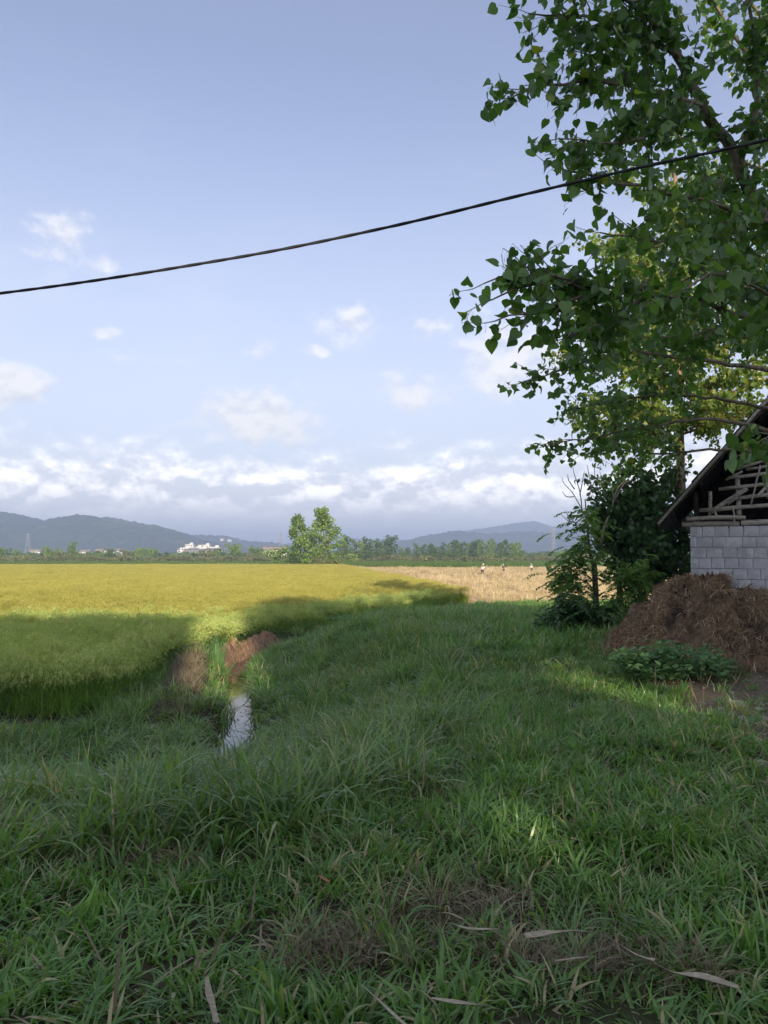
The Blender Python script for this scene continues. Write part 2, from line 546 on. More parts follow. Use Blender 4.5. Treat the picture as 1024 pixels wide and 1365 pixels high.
xs = np.array(sorted(set(list(np.round(np.arange(-9, 9.01, 0.16), 3)) + grow(9, 6000, 0.2, 1.18) + [-q for q in grow(9, 6000, 0.2, 1.18)])))
ys = np.array(sorted(set(list(np.round(np.arange(-1, 30.01, 0.16), 3)) + grow(30, 6000, 0.17, 1.05) + grow(-1, -6000, 0.3, 1.25))))
GX, GY = np.meshgrid(xs, ys)
GZ = terrain(GX, GY)
nx, ny = len(xs), len(ys)
idx = (np.arange(ny - 1)[:, None] * nx + np.arange(nx - 1)[None, :]).ravel()
gm = MB()
gm.add(np.stack([GX, GY, GZ], -1).reshape(-1, 3), np.stack([idx, idx + 1, idx + nx + 1, idx + nx], -1))


def rice_right(y):      # right-hand border of the paddy on the left
    y = np.asarray(y, float)
    return np.where(y < 46, ditch_x(y) - np.interp(y, [13, 16, 19, 21, 22.5, 25, 28, 46], [2.9, 2.3, 1.85, 1.1, 0.75, 0.8, 0.85, 0.8]), 5.0 - (y - 46) * 0.1135)


m_, t, out = new_mat('ground')
pos = pos_of(t)
sp = t.new('ShaderNodeSeparateXYZ')
t.l.new(pos, sp.inputs[0])
na = t.noise(pos, 2.2, 5.0, 0.65)
nb_ = t.noise(pos, 0.35, 4.0, 0.6)
nc = t.noise(pos, 14.0, 5.0, 0.7)
soil = t.mix(t.sstep(na, 0.35, 0.65), (0.055, 0.050, 0.030), (0.10, 0.085, 0.050))
soil = t.mix(t.sstep(nb_, 0.42, 0.62), soil, (0.050, 0.075, 0.028))
stub = t.mix(t.sstep(t.noise(pos, 1.1, 6.0, 0.7), 0.3, 0.7), (0.36, 0.26, 0.15), (0.56, 0.45, 0.28))
green = t.mix(t.sstep(t.noise(pos, 0.012, 4.0, 0.6), 0.4, 0.6), (0.13, 0.20, 0.05), (0.24, 0.24, 0.07))
xbound = t.m('SUBTRACT', 10.2, t.m('MULTIPLY', sp.outputs[1], 0.1135))
isst = t.m('MULTIPLY', t.sstep(t.m('SUBTRACT', sp.outputs[0], xbound), -0.6, 0.8), t.sstep(t.m('ADD', sp.outputs[1], t.m('MULTIPLY', t.m('SUBTRACT', na, .5), 5.0)), 43.0, 46.0))
gc = t.mix(isst, soil, stub)
gc = t.mix(t.sstep(sp.outputs[1], 174.0, 176.0), gc, green)
bare = t.m('MULTIPLY', t.m('MULTIPLY', t.sstep(sp.outputs[0], 2.5, 3.6), t.sstep(sp.outputs[1], 12.0, 10.0)), t.sstep(sp.outputs[1], 5.0, 6.5))
gc = t.mix(bare, gc, t.mix(na, (0.10, 0.075, 0.052), (0.23, 0.18, 0.13)))
principled(t, out, gc, 0.95, nc, 0.8, 0.04, 0.15)
M['ground'] = m_
tag(gm.build('ground', M['ground'], smooth=True), kind='structure')

# water in the ditch
m_, t, out = new_mat('ditch_water')
pos = pos_of(t)
p = principled(t, out, (0.045, 0.040, 0.025), 0.04, t.noise(pos, 5.0, 3.0, 0.5), 0.06, 0.02, 0.5)
M['water'] = m_
wy = np.linspace(11.6, 46, 90)
wx = ditch_x(wy)
wv = np.concatenate([np.stack([wx - 0.60, wy, np.full_like(wy, WATER)], -1), np.stack([wx + 0.60, wy, np.full_like(wy, WATER)], -1)])
k = np.arange(89)
wb = MB().add(wv, np.stack([k, k + 90, k + 91, k + 1], -1))
tag(wb.build('ditch_water', M['water']), 'still water in the narrow ditch beside the paddy', 'water', kind='structure')

# ------------------------------------------------------------------ hills
m_, t, out = new_mat('wooded_hill')
pos = pos_of(t)
h1 = t.noise(pos, 0.007, 5.0, 0.6)
h2 = t.noise(pos, 0.06, 5.0, 0.7)
hc = t.mix(t.sstep(h2, 0.3, 0.7), (0.020, 0.040, 0.018), (0.050, 0.075, 0.030))
hc = t.mix(t.sstep(h1, 0.54, 0.66), hc, (0.085, 0.12, 0.045))
principled(t, out, hc, 0.95, h2, 1.0, 6.0, 0.1)
M['hill'] = m_


HILLS = []


def hill(prof, dist, depth, seed, rough, n_along, n_deep=46):
    prof = np.array(prof, float)
    px = np.linspace(prof[0, 0], prof[-1, 0], n_along)
    py = np.interp(px, prof[:, 0], prof[:, 1])
    x = (px - 512) / FPX * dist
    top = np.maximum((740 - py) / FPX * dist + CAM_H, 0) - FLD
    b = np.linspace(-1, 1.2, n_deep)
    XX, BB = np.meshgrid(x, b)
    warp = (fbm(XX / (depth * .5), BB * 2, seed + 3) - .5) * 0.5
    shape = np.cos(np.clip(np.abs(BB + warp * (1 - np.exp(-(BB / .3) ** 2))), 0, 1) * PI / 2) ** 1.25
    YY = dist + BB * depth * (1 + 0.1 * np.sin(XX / 300.))
    gul = 1 - 0.45 * (1 - np.exp(-(BB / 0.35) ** 2)) * fbm(XX / (depth * .22), YY / (depth * .35), seed, 4)
    ZZ = top[None, :] * shape * gul
    bump = (fbm(XX / 11., YY / 11., seed + 5, 3, 0.6) - .5) * rough * np.clip(ZZ / 25., 0, 1)
    ZZ = FLD - 0.3 + ZZ + bump
    nxx = n_along
    i_ = (np.arange(n_deep - 1)[:, None] * nxx + np.arange(nxx - 1)[None, :]).ravel()
    o = MB().add(np.stack([XX, YY, ZZ], -1).reshape(-1, 3), np.stack([i_, i_ + 1, i_ + nxx + 1, i_ + nxx], -1)).build('hill', M['hill'], smooth=True)
    tag(o, kind='structure')
    HILLS.append(o)
    return o


hill([(-700, 732), (-480, 704), (-300, 690), (-160, 694), (-60, 688), (0, 683), (25, 687), (62, 695), (100, 687), (140, 690), (180, 697), (210, 701), (235, 708), (262, 718), (300, 727), (360, 737), (400, 741)], 1800, 330, 11, 15, 520)
hill([(60, 738), (150, 722), (230, 714), (268, 714), (300, 715), (330, 722), (365, 724), (400, 729), (450, 741)], 2250, 260, 31, 13, 300)
hill([(470, 739), (505, 728), (545, 720), (575, 713), (610, 708), (650, 712), (700, 709), (760, 711), (820, 712), (900, 720), (1000, 714), (1150, 712), (1400, 720), (1600, 738)], 2350, 370, 51, 14, 560)
hill([(250, 741), (380, 725), (440, 717), (500, 719), (560, 720), (620, 708), (660, 702), (690, 697), (712, 695), (735, 702), (780, 702), (850, 705), (1000, 712), (1200, 706), (1500, 725)], 3500, 480, 71, 10, 400)

# haze: one closed box of pale air round everything
m_, t, out = new_mat('haze')
pv = t.new('ShaderNodeVolumePrincipled')
pv.inputs['Color'].default_value = (0.52, 0.66, 1.0, 1)
pv.inputs['Density'].default_value = 0.00050
pv.inputs['Anisotropy'].default_value = 0.0
t.l.new(pv.outputs[0], out.inputs['Volume'])
M['haze'] = m_
hz = MB().box((0, 0, (168 - 3.2) / 2), (12800, 12800, 168 + 3.2)).build('haze', M['haze'])
tag(hz, 'pale blue haze in the air over the plain', kind='stuff')

# ------------------------------------------------------------------ scattering (grass, rice, stubble)


def blade_clump(n, h, w, spread, tilt, bend, rng, segs=4, mi=0, mb=None, tlo=0.0, thi=1.0):
    mb = mb or MB()
    s = np.linspace(0, 1, segs + 1)
    a = rng.uniform(0, 2 * PI, n)
    r = spread * np.sqrt(rng.uniform(0, 1, n))
    b0 = rng.uniform(0, 2 * PI, n)
    base = np.stack([r * np.cos(b0), r * np.sin(b0), np.zeros(n)], -1)
    a = np.where(rng.uniform(size=n) < 0.6, b0 + rng.normal(0, .7, n), a)
    L = h * rng.uniform(0.55, 1.1, n)
    th0 = np.abs(rng.normal(0, tilt, n))
    bd = bend * rng.uniform(0.3, 1.5, n)
    th = th0[:, None] + bd[:, None] * s[None, :] ** 1.5
    dl = L[:, None] / segs
    hr = np.concatenate([np.zeros((n, 1)), np.cumsum(np.sin(th[:, 1:]) * dl, 1)], 1)
    vz = np.concatenate([np.zeros((n, 1)), np.cumsum(np.cos(th[:, 1:]) * dl, 1)], 1)
    cx = base[:, None, 0] + hr * np.cos(a)[:, None]
    cy = base[:, None, 1] + hr * np.sin(a)[:, None]
    wid = w * rng.uniform(0.6, 1.2, n)[:, None] * np.clip(1 - s[None, :] ** 2.2, 0.04, 1) * (0.75 + 0.5 * np.sin(s * PI))[None, :]
    tw = a[:, None] + PI / 2 + rng.uniform(-0.5, .5, n)[:, None]
    P1 = np.stack([cx - np.cos(tw) * wid / 2, cy - np.sin(tw) * wid / 2, vz], -1)
    P2 = np.stack([cx + np.cos(tw) * wid / 2, cy + np.sin(tw) * wid / 2, vz], -1)
    V = np.stack([P1, P2], 2).reshape(n, -1, 3)
    k = np.arange(segs) * 2
    f1 = np.stack([k, k + 1, k + 3, k + 2], -1)
    nv = (segs + 1) * 2
    F = (f1[None] + (np.arange(n) * nv)[:, None, None]).reshape(-1, 4)
    mb.add(V.reshape(-1, 3), F, mi, np.repeat(rng.uniform(tlo, thi, n), nv))
    return mb


def panicles(n, h, spread, rng, mb, mi=1, plen=0.22, gs=1.0, ng=3):
    """nodding ears: a thin stalk that arches over and carries a fringe of grains"""
    for i in range(n):
        a = rng.uniform(0, 2 * PI)
        r = spread * math.sqrt(rng.uniform())
        x, y, z = r * math.cos(a), r * math.sin(a), h * rng.uniform(0.70, 0.95)
        a2 = a + rng.normal(0, .6)
        th = rng.uniform(0.2, 0.6)
        pts = []
        for s in range(7):
            pts.append((x, y, z))
            st = plen * rng.uniform(0.9, 1.1) / 6
            x += math.cos(a2) * math.sin(th) * st
            y += math.sin(a2) * math.sin(th) * st
            z += math.cos(th) * st
            th += rng.uniform(0.28, 0.45)
        tt = rng.uniform(0, 1)
        for s in range(1, 7):
            p0, p1 = np.array(pts[s - 1]), np.array(pts[s])
            for q in range(ng):
                o = rng.normal(0, 0.010 * gs, 3)
                c_ = p0 + (p1 - p0) * rng.uniform() + o
                u = rng.normal(0, 1, 3)
                u /= np.linalg.norm(u)
                dn = np.array([math.cos(a2) * .35, math.sin(a2) * .35, -0.8])
                mb.add([c_ - u * 0.0075 * gs, c_ + u * 0.0075 * gs, c_ + dn * 0.036 * gs + u * .003], [[0, 1, 2]], mi, tt)
    return mb


GN = {}


def scatter(name, pts, protos, rng, smin, smax, tilt=0.12, xyscale=None, kind='stuff', hscale=None):
    """one mesh of points whose geometry nodes set the given clumps on them"""
    pts = np.asarray(pts, float)
    n = len(pts)
    me = bpy.data.meshes.new(name)
    me.vertices.add(n)
    me.vertices.foreach_set('co', pts.ravel())
    rot = np.stack([rng.normal(0, tilt, n), rng.normal(0, tilt, n), rng.uniform(0, 2 * PI, n)], -1)
    s = rng.uniform(smin, smax, n)
    sc = np.stack([s, s, s], -1)
    if xyscale is not None:
        sc[:, :2] *= np.asarray(xyscale).reshape(-1, 1)
    if hscale is not None:
        sc[:, 2] *= np.asarray(hscale)
    for nm, ty, arr in (('rot', 'FLOAT_VECTOR', rot), ('scl', 'FLOAT_VECTOR', sc)):
        a_ = me.attributes.new(nm, ty, 'POINT')
        a_.data.foreach_set('vector', arr.astype(np.float32).ravel())
    a_ = me.attributes.new('idx', 'INT', 'POINT')
    a_.data.foreach_set('value', rng.integers(0, len(protos), n).astype(np.int32))
    col = bpy.data.collections.new(name + '_clumps')
    for q in protos:
        po = bpy.data.objects.new(name + '_clump', q)
        col.objects.link(po)
    ng = bpy.data.node_groups.new(name + '_scatter', 'GeometryNodeTree')
    ng.interface.new_socket('Geometry', in_out='INPUT', socket_type='NodeSocketGeometry')
    ng.interface.new_socket('Geometry', in_out='OUTPUT', socket_type='NodeSocketGeometry')
    g = NT(ng)
    gi, go = g.new('NodeGroupInput'), g.new('NodeGroupOutput')
    ci = g.new('GeometryNodeCollectionInfo')
    ci.inputs[0].default_value = col
    ci.inputs[1].default_value = True
    ci.inputs[2].default_value = True
    iop = g.new('GeometryNodeInstanceOnPoints')
    iop.inputs['Pick Instance'].default_value = True

    def attr(nm, ty):
        q = g.new('GeometryNodeInputNamedAttribute', data_type=ty)
        q.inputs[0].default_value = nm
        return q.outputs[0]
    g.l.new(gi.outputs[0], iop.inputs['Points'])
    g.l.new(ci.outputs[0], iop.inputs['Instance'])
    g.l.new(attr('idx', 'INT'), iop.inputs['Instance Index'])
    e2r = g.new('FunctionNodeEulerToRotation')
    g.l.new(attr('rot', 'FLOAT_VECTOR'), e2r.inputs[0])
    g.l.new(e2r.outputs[0], iop.inputs['Rotation'])
    g.l.new(attr('scl', 'FLOAT_VECTOR'), iop.inputs['Scale'])
    g.l.new(iop.outputs[0], go.inputs[0])
    o = link(name, me)
    md = o.modifiers.new('scatter', 'NODES')
    md.node_group = ng
    o['kind'] = kind
    return o


def wedge(rng, y0, y1, dens, margin=2.6):
    """random ground points inside the view's wedge (with a margin), density per square metre"""
    half = lambda y: 0.54 * y + margin
    area = (half(y0) + half(y1)) * (y1 - y0)
    n = int(area * dens)
    y = np.sqrt(rng.uniform(0, 1, n) * ((y1 + 5) ** 2 - (y0 + 5) ** 2) + (y0 + 5) ** 2) - 5
    x = rng.uniform(-1, 1, n) * half(y)
    return x, y


def tall_bound(y):
    return np.interp(y, [4.0, 4.4, 5.6, 8, 12.5, 24, 44], [-2.2, -0.8, 0.0, 0.55, 1.2, 3.0, 4.0])


HEAP_C = (5.6, 13.75)


def in_heap(x, y, k=1.0):
    dx = np.where(x < HEAP_C[0], (x - HEAP_C[0]) / 1.55, (x - HEAP_C[0]) / 2.3)
    dy = np.where(y < HEAP_C[1], (y - HEAP_C[1]) / 2.5, (y - HEAP_C[1]) / 2.6)
    return dx * dx + dy * dy < k * k


def in_shed(x, y):
    u = (x - 5.83) * 0.9205 - (y - 14.6) * 0.3907
    w = (x - 5.83) * 0.3907 + (y - 14.6) * 0.9205
    return (u > -.1) & (u < 5.6) & (w > -.2) & (w < 5.3)


def frames0(tipdir, rng):
    y = tipdir / np.linalg.norm(tipdir, axis=1)[:, None]
    x = np.cross(y, np.array([0, 0, 1.0]) + rng.normal(0, .25, y.shape))
    x /= np.linalg.norm(x, axis=1)[:, None]
    return np.stack([x, y, np.cross(x, y)], -1)


def leaf_mesh0(mb, pos, fr, size, tint):
    V = np.array([(0, 0, 0), (0, 0.5, 0.02), (0, 1.0, -0.12), (-.26, .3, .05), (-.22, .68, .03), (.26, .3, .05), (.22, .68, .03)])
    F = np.array([(0, 1, 3), (3, 1, 4), (1, 2, 4), (0, 5, 1), (5, 6, 1), (1, 6, 2)])
    n = len(pos)
    v = np.einsum('nij,kj->nki', fr, V) * size[:, None, None] + pos[:, None, :]
    mb.add(v.reshape(-1, 3), (F[None] + (np.arange(n) * 7)[:, None, None]).reshape(-1, 3), 0, np.repeat(tint, 7))


rg = np.random.default_rng(21)
P_lawn = [blade_clump(26, 0.21, 0.0135, 0.10, 0.55, 1.25, rg, 4).data('grass_clump', M['grass']) for i in range(6)]
P_lawn_f = [blade_clump(30, 0.26, 0.020, 0.16, 0.45, 1.1, rg, 4).data('grass_clump', M['grass']) for i in range(4)]
P_tall = []
for i in range(6):
    q = blade_clump(27, 0.62, 0.0165, 0.13, 0.38, 1.6, rg, 6)
    if i % 2 == 0:
        blade_clump(7, 0.58, 0.004, 0.10, 0.25, 0.7, rg, 5, 1, q)
    P_tall.append(q.data('tall_grass_clump', [M['tall'], M['seed']]))
P_mid = [blade_clump(40, 0.30, 0.010, 0.13, 0.40, 1.1, rg, 4).data('mid_grass_clump', M['tall']) for i in range(5)]
P_rice = []
for i in range(5):
    q = blade_clump(44, 0.95, 0.013, 0.10, 0.22, 1.0, rg, 5)
    panicles(30, 0.98, 0.20, rg, q, 1, 0.40, 1.3, 3)
    P_rice.append(q.data('rice_hill', [M['rice_near'], M['grain_near']]))
P_ricee = []
for i in range(4):
    q = blade_clump(46, 1.02, 0.013, 0.15, 0.40, 1.55, rg, 6)
    panicles(46, 0.92, 0.30, rg, q, 1, 0.46, 1.35, 4)
    P_ricee.append(q.data('rice_hill_edge', [M['rice_near'], M['grain_near']]))
P_ricem = []
for i in range(4):
    q = blade_clump(44, 0.93, 0.013, 0.11, 0.20, 0.8, rg, 5)
    panicles(26, 0.95, 0.20, rg, q, 1, 0.28)
    P_ricem.append(q.data('rice_hill_ripe', [M['rice'], M['grain']]))
P_ricef = []
for i in range(4):
    q = blade_clump(44, 0.90, 0.022, 0.26, 0.20, 0.7, rg, 4)
    panicles(46, 0.95, 0.32, rg, q, 1, 0.26)
    P_ricef.append(q.data('rice_hill_far', [M['rice'], M['grain']]))
P_green = [blade_clump(40, 0.9, 0.05, 0.5, 0.2, 0.6, rg, 3).data('green_rice_hill', M['rice_green']) for i in range(3)]
P_stub = [blade_clump(22, 0.24, 0.014, 0.16, 0.5, 0.3, rg, 2, tlo=0, thi=.9).data('stubble_tuft', M['straw']) for i in range(4)]
P_loose = [blade_clump(26, 0.5, 0.016, 0.3, 1.35, 0.25, rg, 3, tlo=.2, thi=1.0).data('straw_tuft', M['straw']) for i in range(4)]


def ground_mask(x, y):
    d = ditch_side(x, y)
    ok = ~in_heap(x, y, 0.97) & ~in_shed(x, y)
    ok &= ~((y > 12.0) & (np.abs(d) < 0.25))
    ok &= ~((y > 13.2) & (x < rice_right(y) + 0.15))
    ok &= ~((y > 14.4) & (y < 18.9) & (d < -0.62) & (d > -1.5))
    ok &= ~((y > 20.0) & (y < 26.8) & (d < -0.15) & (d > -1.0))
    ok &= (y < 46)
    return ok


# short grass
X1, Y1 = wedge(rg, 1.1, 8.0, 105)
X2, Y2 = wedge(rg, 8.0, 14.0, 48)
x_, y_ = np.concatenate([X1, X2]), np.concatenate([Y1, Y2])
ok = ground_mask(x_, y_)
bare_p = np.exp(-(((x_ - 0.42) / 0.42) ** 2 + ((y_ - 3.55) / 0.32) ** 2)) + np.exp(-(((x_ + 0.22) / 0.2) ** 2 + ((y_ - 3.25) / 0.16) ** 2)) + np.exp(-(((x_ + 1.35) / 0.7) ** 2 + ((y_ - 4.15) / 0.18) ** 2)) \
    + 0.97 * ss(2.5, 3.5, x_ - .15 * (y_ - 7) + .8 * (fbm(x_ * 1.4, y_ * 1.4, 88, 3) - .5)) * ss(5.2, 6.6, y_) * (1 - ss(10.5, 11.6, y_)) + 0.5 * ss(0.62, .72, fbm(x_ * 1.6, y_ * 1.6, 77, 3))
ok &= rg.uniform(size=len(x_)) > np.clip(bare_p, 0, 0.93)
x_, y_ = x_[ok], y_[ok]
lump = (0.30 + 1.0 * fbm(x_ * 1.1, y_ * 1.1, 41, 4)) * (0.85 + 0.15 * ss(4, 7, y_))
tag(scatter('short_grass', np.stack([x_, y_, terrain(x_, y_) - 0.01], -1), P_lawn, rg, 0.7, 1.2, 0.28, hscale=lump), 'short coarse grass covering the near ground', kind='stuff')
X3, Y3 = wedge(rg, 14.0, 30.0, 26)
X4, Y4 = wedge(rg, 30.0, 46.0, 9)
x_, y_ = np.concatenate([X3, X4]), np.concatenate([Y3, Y4])
ok = ground_mask(x_, y_)
x_, y_ = x_[ok], y_[ok]
tag(scatter('bank_grass', np.stack([x_, y_, terrain(x_, y_) - 0.01], -1), P_lawn_f, rg, 0.6, 1.5, 0.22), 'grass on the farther bank', kind='stuff')
# tall grass on the bank between lawn and ditch
Xa, Ya = wedge(rg, 4.0, 9.0, 42)
Xb, Yb = wedge(rg, 9.0, 26.0, 17)
Xc, Yc = wedge(rg, 26.0, 45.0, 7)
x_, y_ = np.concatenate([Xa, Xb, Xc]), np.concatenate([Ya, Yb, Yc])
ok = ground_mask(x_, y_) & (x_ < tall_bound(y_) + rg.normal(0, .3, len(x_)))
d = ditch_side(x_, y_)
ok &= ~((y_ > 12.5) & (d < 0) & (d > -1.6) & (rg.uniform(size=len(x_)) < 0.80))
ok &= fbm(x_ * 0.9, y_ * 0.9, 61, 3) > 0.36
ok &= ~((np.abs(d - 0.15) < 0.75) & (y_ < 13.2) & (y_ > 8.5) & (rg.uniform(size=len(x_)) < 0.55))
x_, y_ = x_[ok], y_[ok]
hs = (0.35 + 1.05 * fbm(x_ * 1.1, y_ * 1.1, 62, 3)) * (1 - 0.35 * np.exp(-(ditch_side(x_, y_) / 1.0) ** 2))
tag(scatter('tall_grass', np.stack([x_, y_, terrain(x_, y_) - 0.02], -1), P_tall, rg, 0.7, 1.15, 0.16, hscale=hs), 'tall drooping grass and seed heads along the ditch bank', kind='stuff')
# medium tufts through the right-hand grass
Xa, Ya = wedge(rg, 3.6, 12.0, 9)
Xb, Yb = wedge(rg, 12.0, 44.0, 5)
x_, y_ = np.concatenate([Xa, Xb]), np.concatenate([Ya, Yb])
ok = ground_mask(x_, y_) & (x_ > tall_bound(y_) - 0.3) & (fbm(x_ * 0.8, y_ * 0.8, 91, 3) > 0.52)
ok &= ~((x_ > 2.9) & (y_ > 6) & (y_ < 11.3) & (rg.uniform(size=len(x_)) < .8))
x_, y_ = x_[ok], y_[ok]
tag(scatter('grass_tufts', np.stack([x_, y_, terrain(x_, y_) - 0.02], -1), P_mid, rg, 0.55, 0.95, 0.28), 'longer grass tufts dotted over the green bank', kind='stuff')

# rice
Xa, Ya = wedge(rg, 12.0, 26.0, 24, 4)
Xb, Yb = wedge(rg, 26.0, 42.0, 11, 4)
x_, y_ = np.concatenate([Xa, Xb]), np.concatenate([Ya, Yb])
x_, y_ = np.round(x_ / 0.29) * 0.29 + rg.normal(0, .045, len(x_)), np.round(y_ / 0.29) * 0.29 + rg.normal(0, .045, len(y_))
ok = (x_ < rice_right(y_)) & (y_ > 13.6 + 0.05 * (x_ + 6.6) + 0.9 * (vnoise(x_ * .8, x_ * 0, 3) - .5))
x_, y_ = x_[ok], y_[ok]
q_ = np.unique(np.stack([np.round(x_ / 0.29), np.round(y_ / 0.29)], -1), axis=0, return_index=True)[1]
x_, y_ = x_[q_], y_[q_]
hs = 0.66 + 0.62 * fbm(x_ * 1.5, y_ * 1.5, 8, 3)
sunny = (y_ + rg.normal(0, 1.5, len(y_))) > 24.5  # rows short of the shade edge take the greener shade colours
edge = (y_ < 14.9 + 0.05 * (x_ + 6.6) + 0.9 * (vnoise(x_ * .8, x_ * 0, 3) - .5)) | (x_ > rice_right(y_) - .7)
for nm, kk, pr, lb in (('rice_edge', edge, P_ricee, 'rice drooping outward along the edge of the paddy'), ('rice_crop', ~sunny & ~edge, P_rice, 'shade green rice drooping thick in the near paddy'), ('yellow_rice', sunny & ~edge, P_ricem, 'yellow rice in the middle of the paddy')):
    tag(scatter(nm, np.stack([x_[kk], y_[kk], np.full(kk.sum(), FLD - 0.02)], -1), pr, rg, 0.86, 1.14, 0.17, hscale=hs[kk]), lb, kind='stuff')
Xa, Ya = wedge(rg, 42.0, 80.0, 3.4, 6)
Xb, Yb = wedge(rg, 80.0, 167.0, 1.2, 8)
x_, y_ = np.concatenate([Xa, Xb]), np.concatenate([Ya, Yb])
ok = (x_ < rice_right(y_))
x_, y_ = x_[ok], y_[ok]
tag(scatter('ripe_rice', np.stack([x_, y_, np.full(len(x_), FLD - 0.02)], -1), P_ricef, rg, 0.92, 1.08, 0.06, 1.0 + 0.5 * ss(40, 120, y_), hscale=0.92 + 0.16 * fbm(x_ * .2, y_ * .2, 8, 3)), 'golden ripe rice reaching to the trees', kind='stuff')
Xa, Ya = wedge(rg, 168.0, 300.0, 0.24, 10)
ok = (Xa < 400) & ((Ya > 176))
tag(scatter('green_rice', np.stack([Xa[ok], Ya[ok], np.full(ok.sum(), FLD - 0.05)], -1), P_green, rg, 0.9, 1.1, 0.06, np.full(ok.sum(), 1.6)), 'green rice in the far strip before the trees', kind='stuff')
# stubble
Xa, Ya = wedge(rg, 43.0, 90.0, 4.5, 6)
Xb, Yb = wedge(rg, 90.0, 175.0, 1.1, 8)
x_, y_ = np.concatenate([Xa, Xb]), np.concatenate([Ya, Yb])
ok = (x_ > rice_right(np.maximum(y_, 46)) + 0.4) & ((x_ > ditch_x(y_) + 0.8) | (y_ > 47))
x_, y_ = x_[ok], y_[ok]
tag(scatter('stubble', np.stack([x_, y_, np.full(len(x_), FLD)], -1), P_stub, rg, 0.8, 1.3, 0.1, 1.0 + 0.8 * ss(60, 150, y_)), 'cut rice stubble in the harvested field', kind='stuff')
ok = (fbm(x_ * 0.35, y_ * 0.22, 55, 3) > 0.5) & (rg.uniform(size=len(x_)) < 0.6)
tag(scatter('loose_straw', np.stack([x_[ok], y_[ok], np.full(ok.sum(), FLD + 0.05)], -1), P_loose, rg, 0.7, 1.5, 0.1, 1.0 + 0.8 * ss(60, 150, y_[ok])), 'loose straw lying over the harvested field', kind='stuff')

# muddy ridge clods and dry thatch on the ditch lip
P_thatch = [blade_clump(34, 0.26, 0.007, 0.16, 1.1, 0.8, rg, 3, tlo=.0, thi=.9).data('dry_thatch_tuft', M['thatch']) for i in range(4)]
P_broad = []
for i in range(4):
    q = MB()
    n_ = 11
    a_ = rg.uniform(0, 6.28, n_)
    dv = np.stack([np.cos(a_), np.sin(a_), rg.uniform(.15, 1.0, n_)], -1)
    fr_ = frames0(dv, rg)
    leaf_mesh0(q, np.array([0, 0, .02]) + dv * .03, fr_, rg.uniform(.05, .10, n_), rg.uniform(0, 1, n_))
    P_broad.append(q.data('broad_weed', M['weed']))
Xa, Ya = wedge(rg, 4.0, 14.0, 3.5)
ok = ground_mask(Xa, Ya) & (fbm(Xa * 1.2, Ya * 1.2, 131, 3) > .50)
x_, y_ = Xa[ok], Ya[ok]
tag(scatter('broad_weeds', np.stack([x_, y_, terrain(x_, y_) + .05], -1), P_broad, rg, .4, .85, .25), 'small broad leafed weeds mixed into the grass', kind='stuff')
P_dry = [blade_clump(5, 0.22, 0.008, 0.12, 1.25, 0.35, rg, 4, tlo=.1, thi=1).data('dry_bits', M['thatch']) for i in range(4)]
Xa, Ya = wedge(rg, 1.3, 11.0, 7)
ok = ground_mask(Xa, Ya) & (fbm(Xa * .9, Ya * .9, 141, 3) > .42)
x_, y_ = Xa[ok], Ya[ok]
tag(scatter('dry_blades', np.stack([x_, y_, terrain(x_, y_) + .06], -1), P_dry, rg, .6, 1.4, .3), 'dry blades lying through the green grass', kind='stuff')
n_ = 330
pc = np.array([(.42, 3.55, .40, .30), (-.22, 3.25, .2, .16), (-1.35, 4.2, .75, .16), (-2.2, 4.6, .4, .25), (.9, 3.1, .3, .14), (.15, 5.3, .3, .25)])[rg.integers(0, 6, n_)]
x_, y_ = pc[:, 0] + rg.normal(0, .6, n_) * pc[:, 2], pc[:, 1] + rg.normal(0, .6, n_) * pc[:, 3]
tag(scatter('dead_grass', np.stack([x_, y_, terrain(x_, y_)], -1), P_thatch, rg, 0.45, 0.8, 0.3, hscale=np.full(n_, .6)), 'dead brown grass in the worn patches', kind='stuff')
y_ = rg.uniform(13.5, 20.5, 260)
x_ = ditch_x(y_) - rg.normal(1.15, 0.22, 260)
tag(scatter('dry_thatch', np.stack([x_, y_, terrain(x_, y_) - 0.01], -1), P_thatch, rg, 0.7, 1.2, 0.3), 'dead matted grass on the ditch lip', kind='stuff')

# ------------------------------------------------------------------ leaves and trees
LS_ = [(0.20, -0.10, 0.05), (0.40, 0.04, 0.085), (0.475, 0.22, 0.10), (0.40, 0.45, 0.08), (0.20, 0.74, 0.02)]
LEAF_V = np.array([(0, 0, 0), (0, 0.42, 0.02), (0, 1.0, -0.10)] + [(-a_, b_, c_) for a_, b_, c_ in LS_] + LS_)
LEAF_F = np.array([(0, 4, 3), (0, 5, 4), (0, 1, 5), (1, 6, 5), (1, 7, 6), (1, 2, 7), (0, 8, 9), (0, 9, 10), (0, 10, 1), (1, 10, 11), (1, 11, 12), (1, 12, 2)])
OVAL_V = np.array([(0, 0, 0), (0, 0.5, 0.02), (0, 1.0, -0.1), (-0.22, 0.25, 0.05), (-0.22, 0.65, 0.04), (0.22, 0.25, 0.05), (0.22, 0.65, 0.04)])
OVAL_F = np.array([(0, 1, 3), (3, 1, 4), (1, 2, 4), (0, 5, 1), (5, 6, 1), (1, 6, 2)])


def frames(tipdir, rng):
    n = len(tipdir)
    y = tipdir / (np.linalg.norm(tipdir, axis=1)[:, None] + 1e-9)
    r = rng.normal(0, 1, (n, 3))
    x = np.cross(y, r)
    x /= np.linalg.norm(x, axis=1)[:, None] + 1e-9
    z = np.cross(x, y)
    return np.stack([x, y, z], -1)      # columns


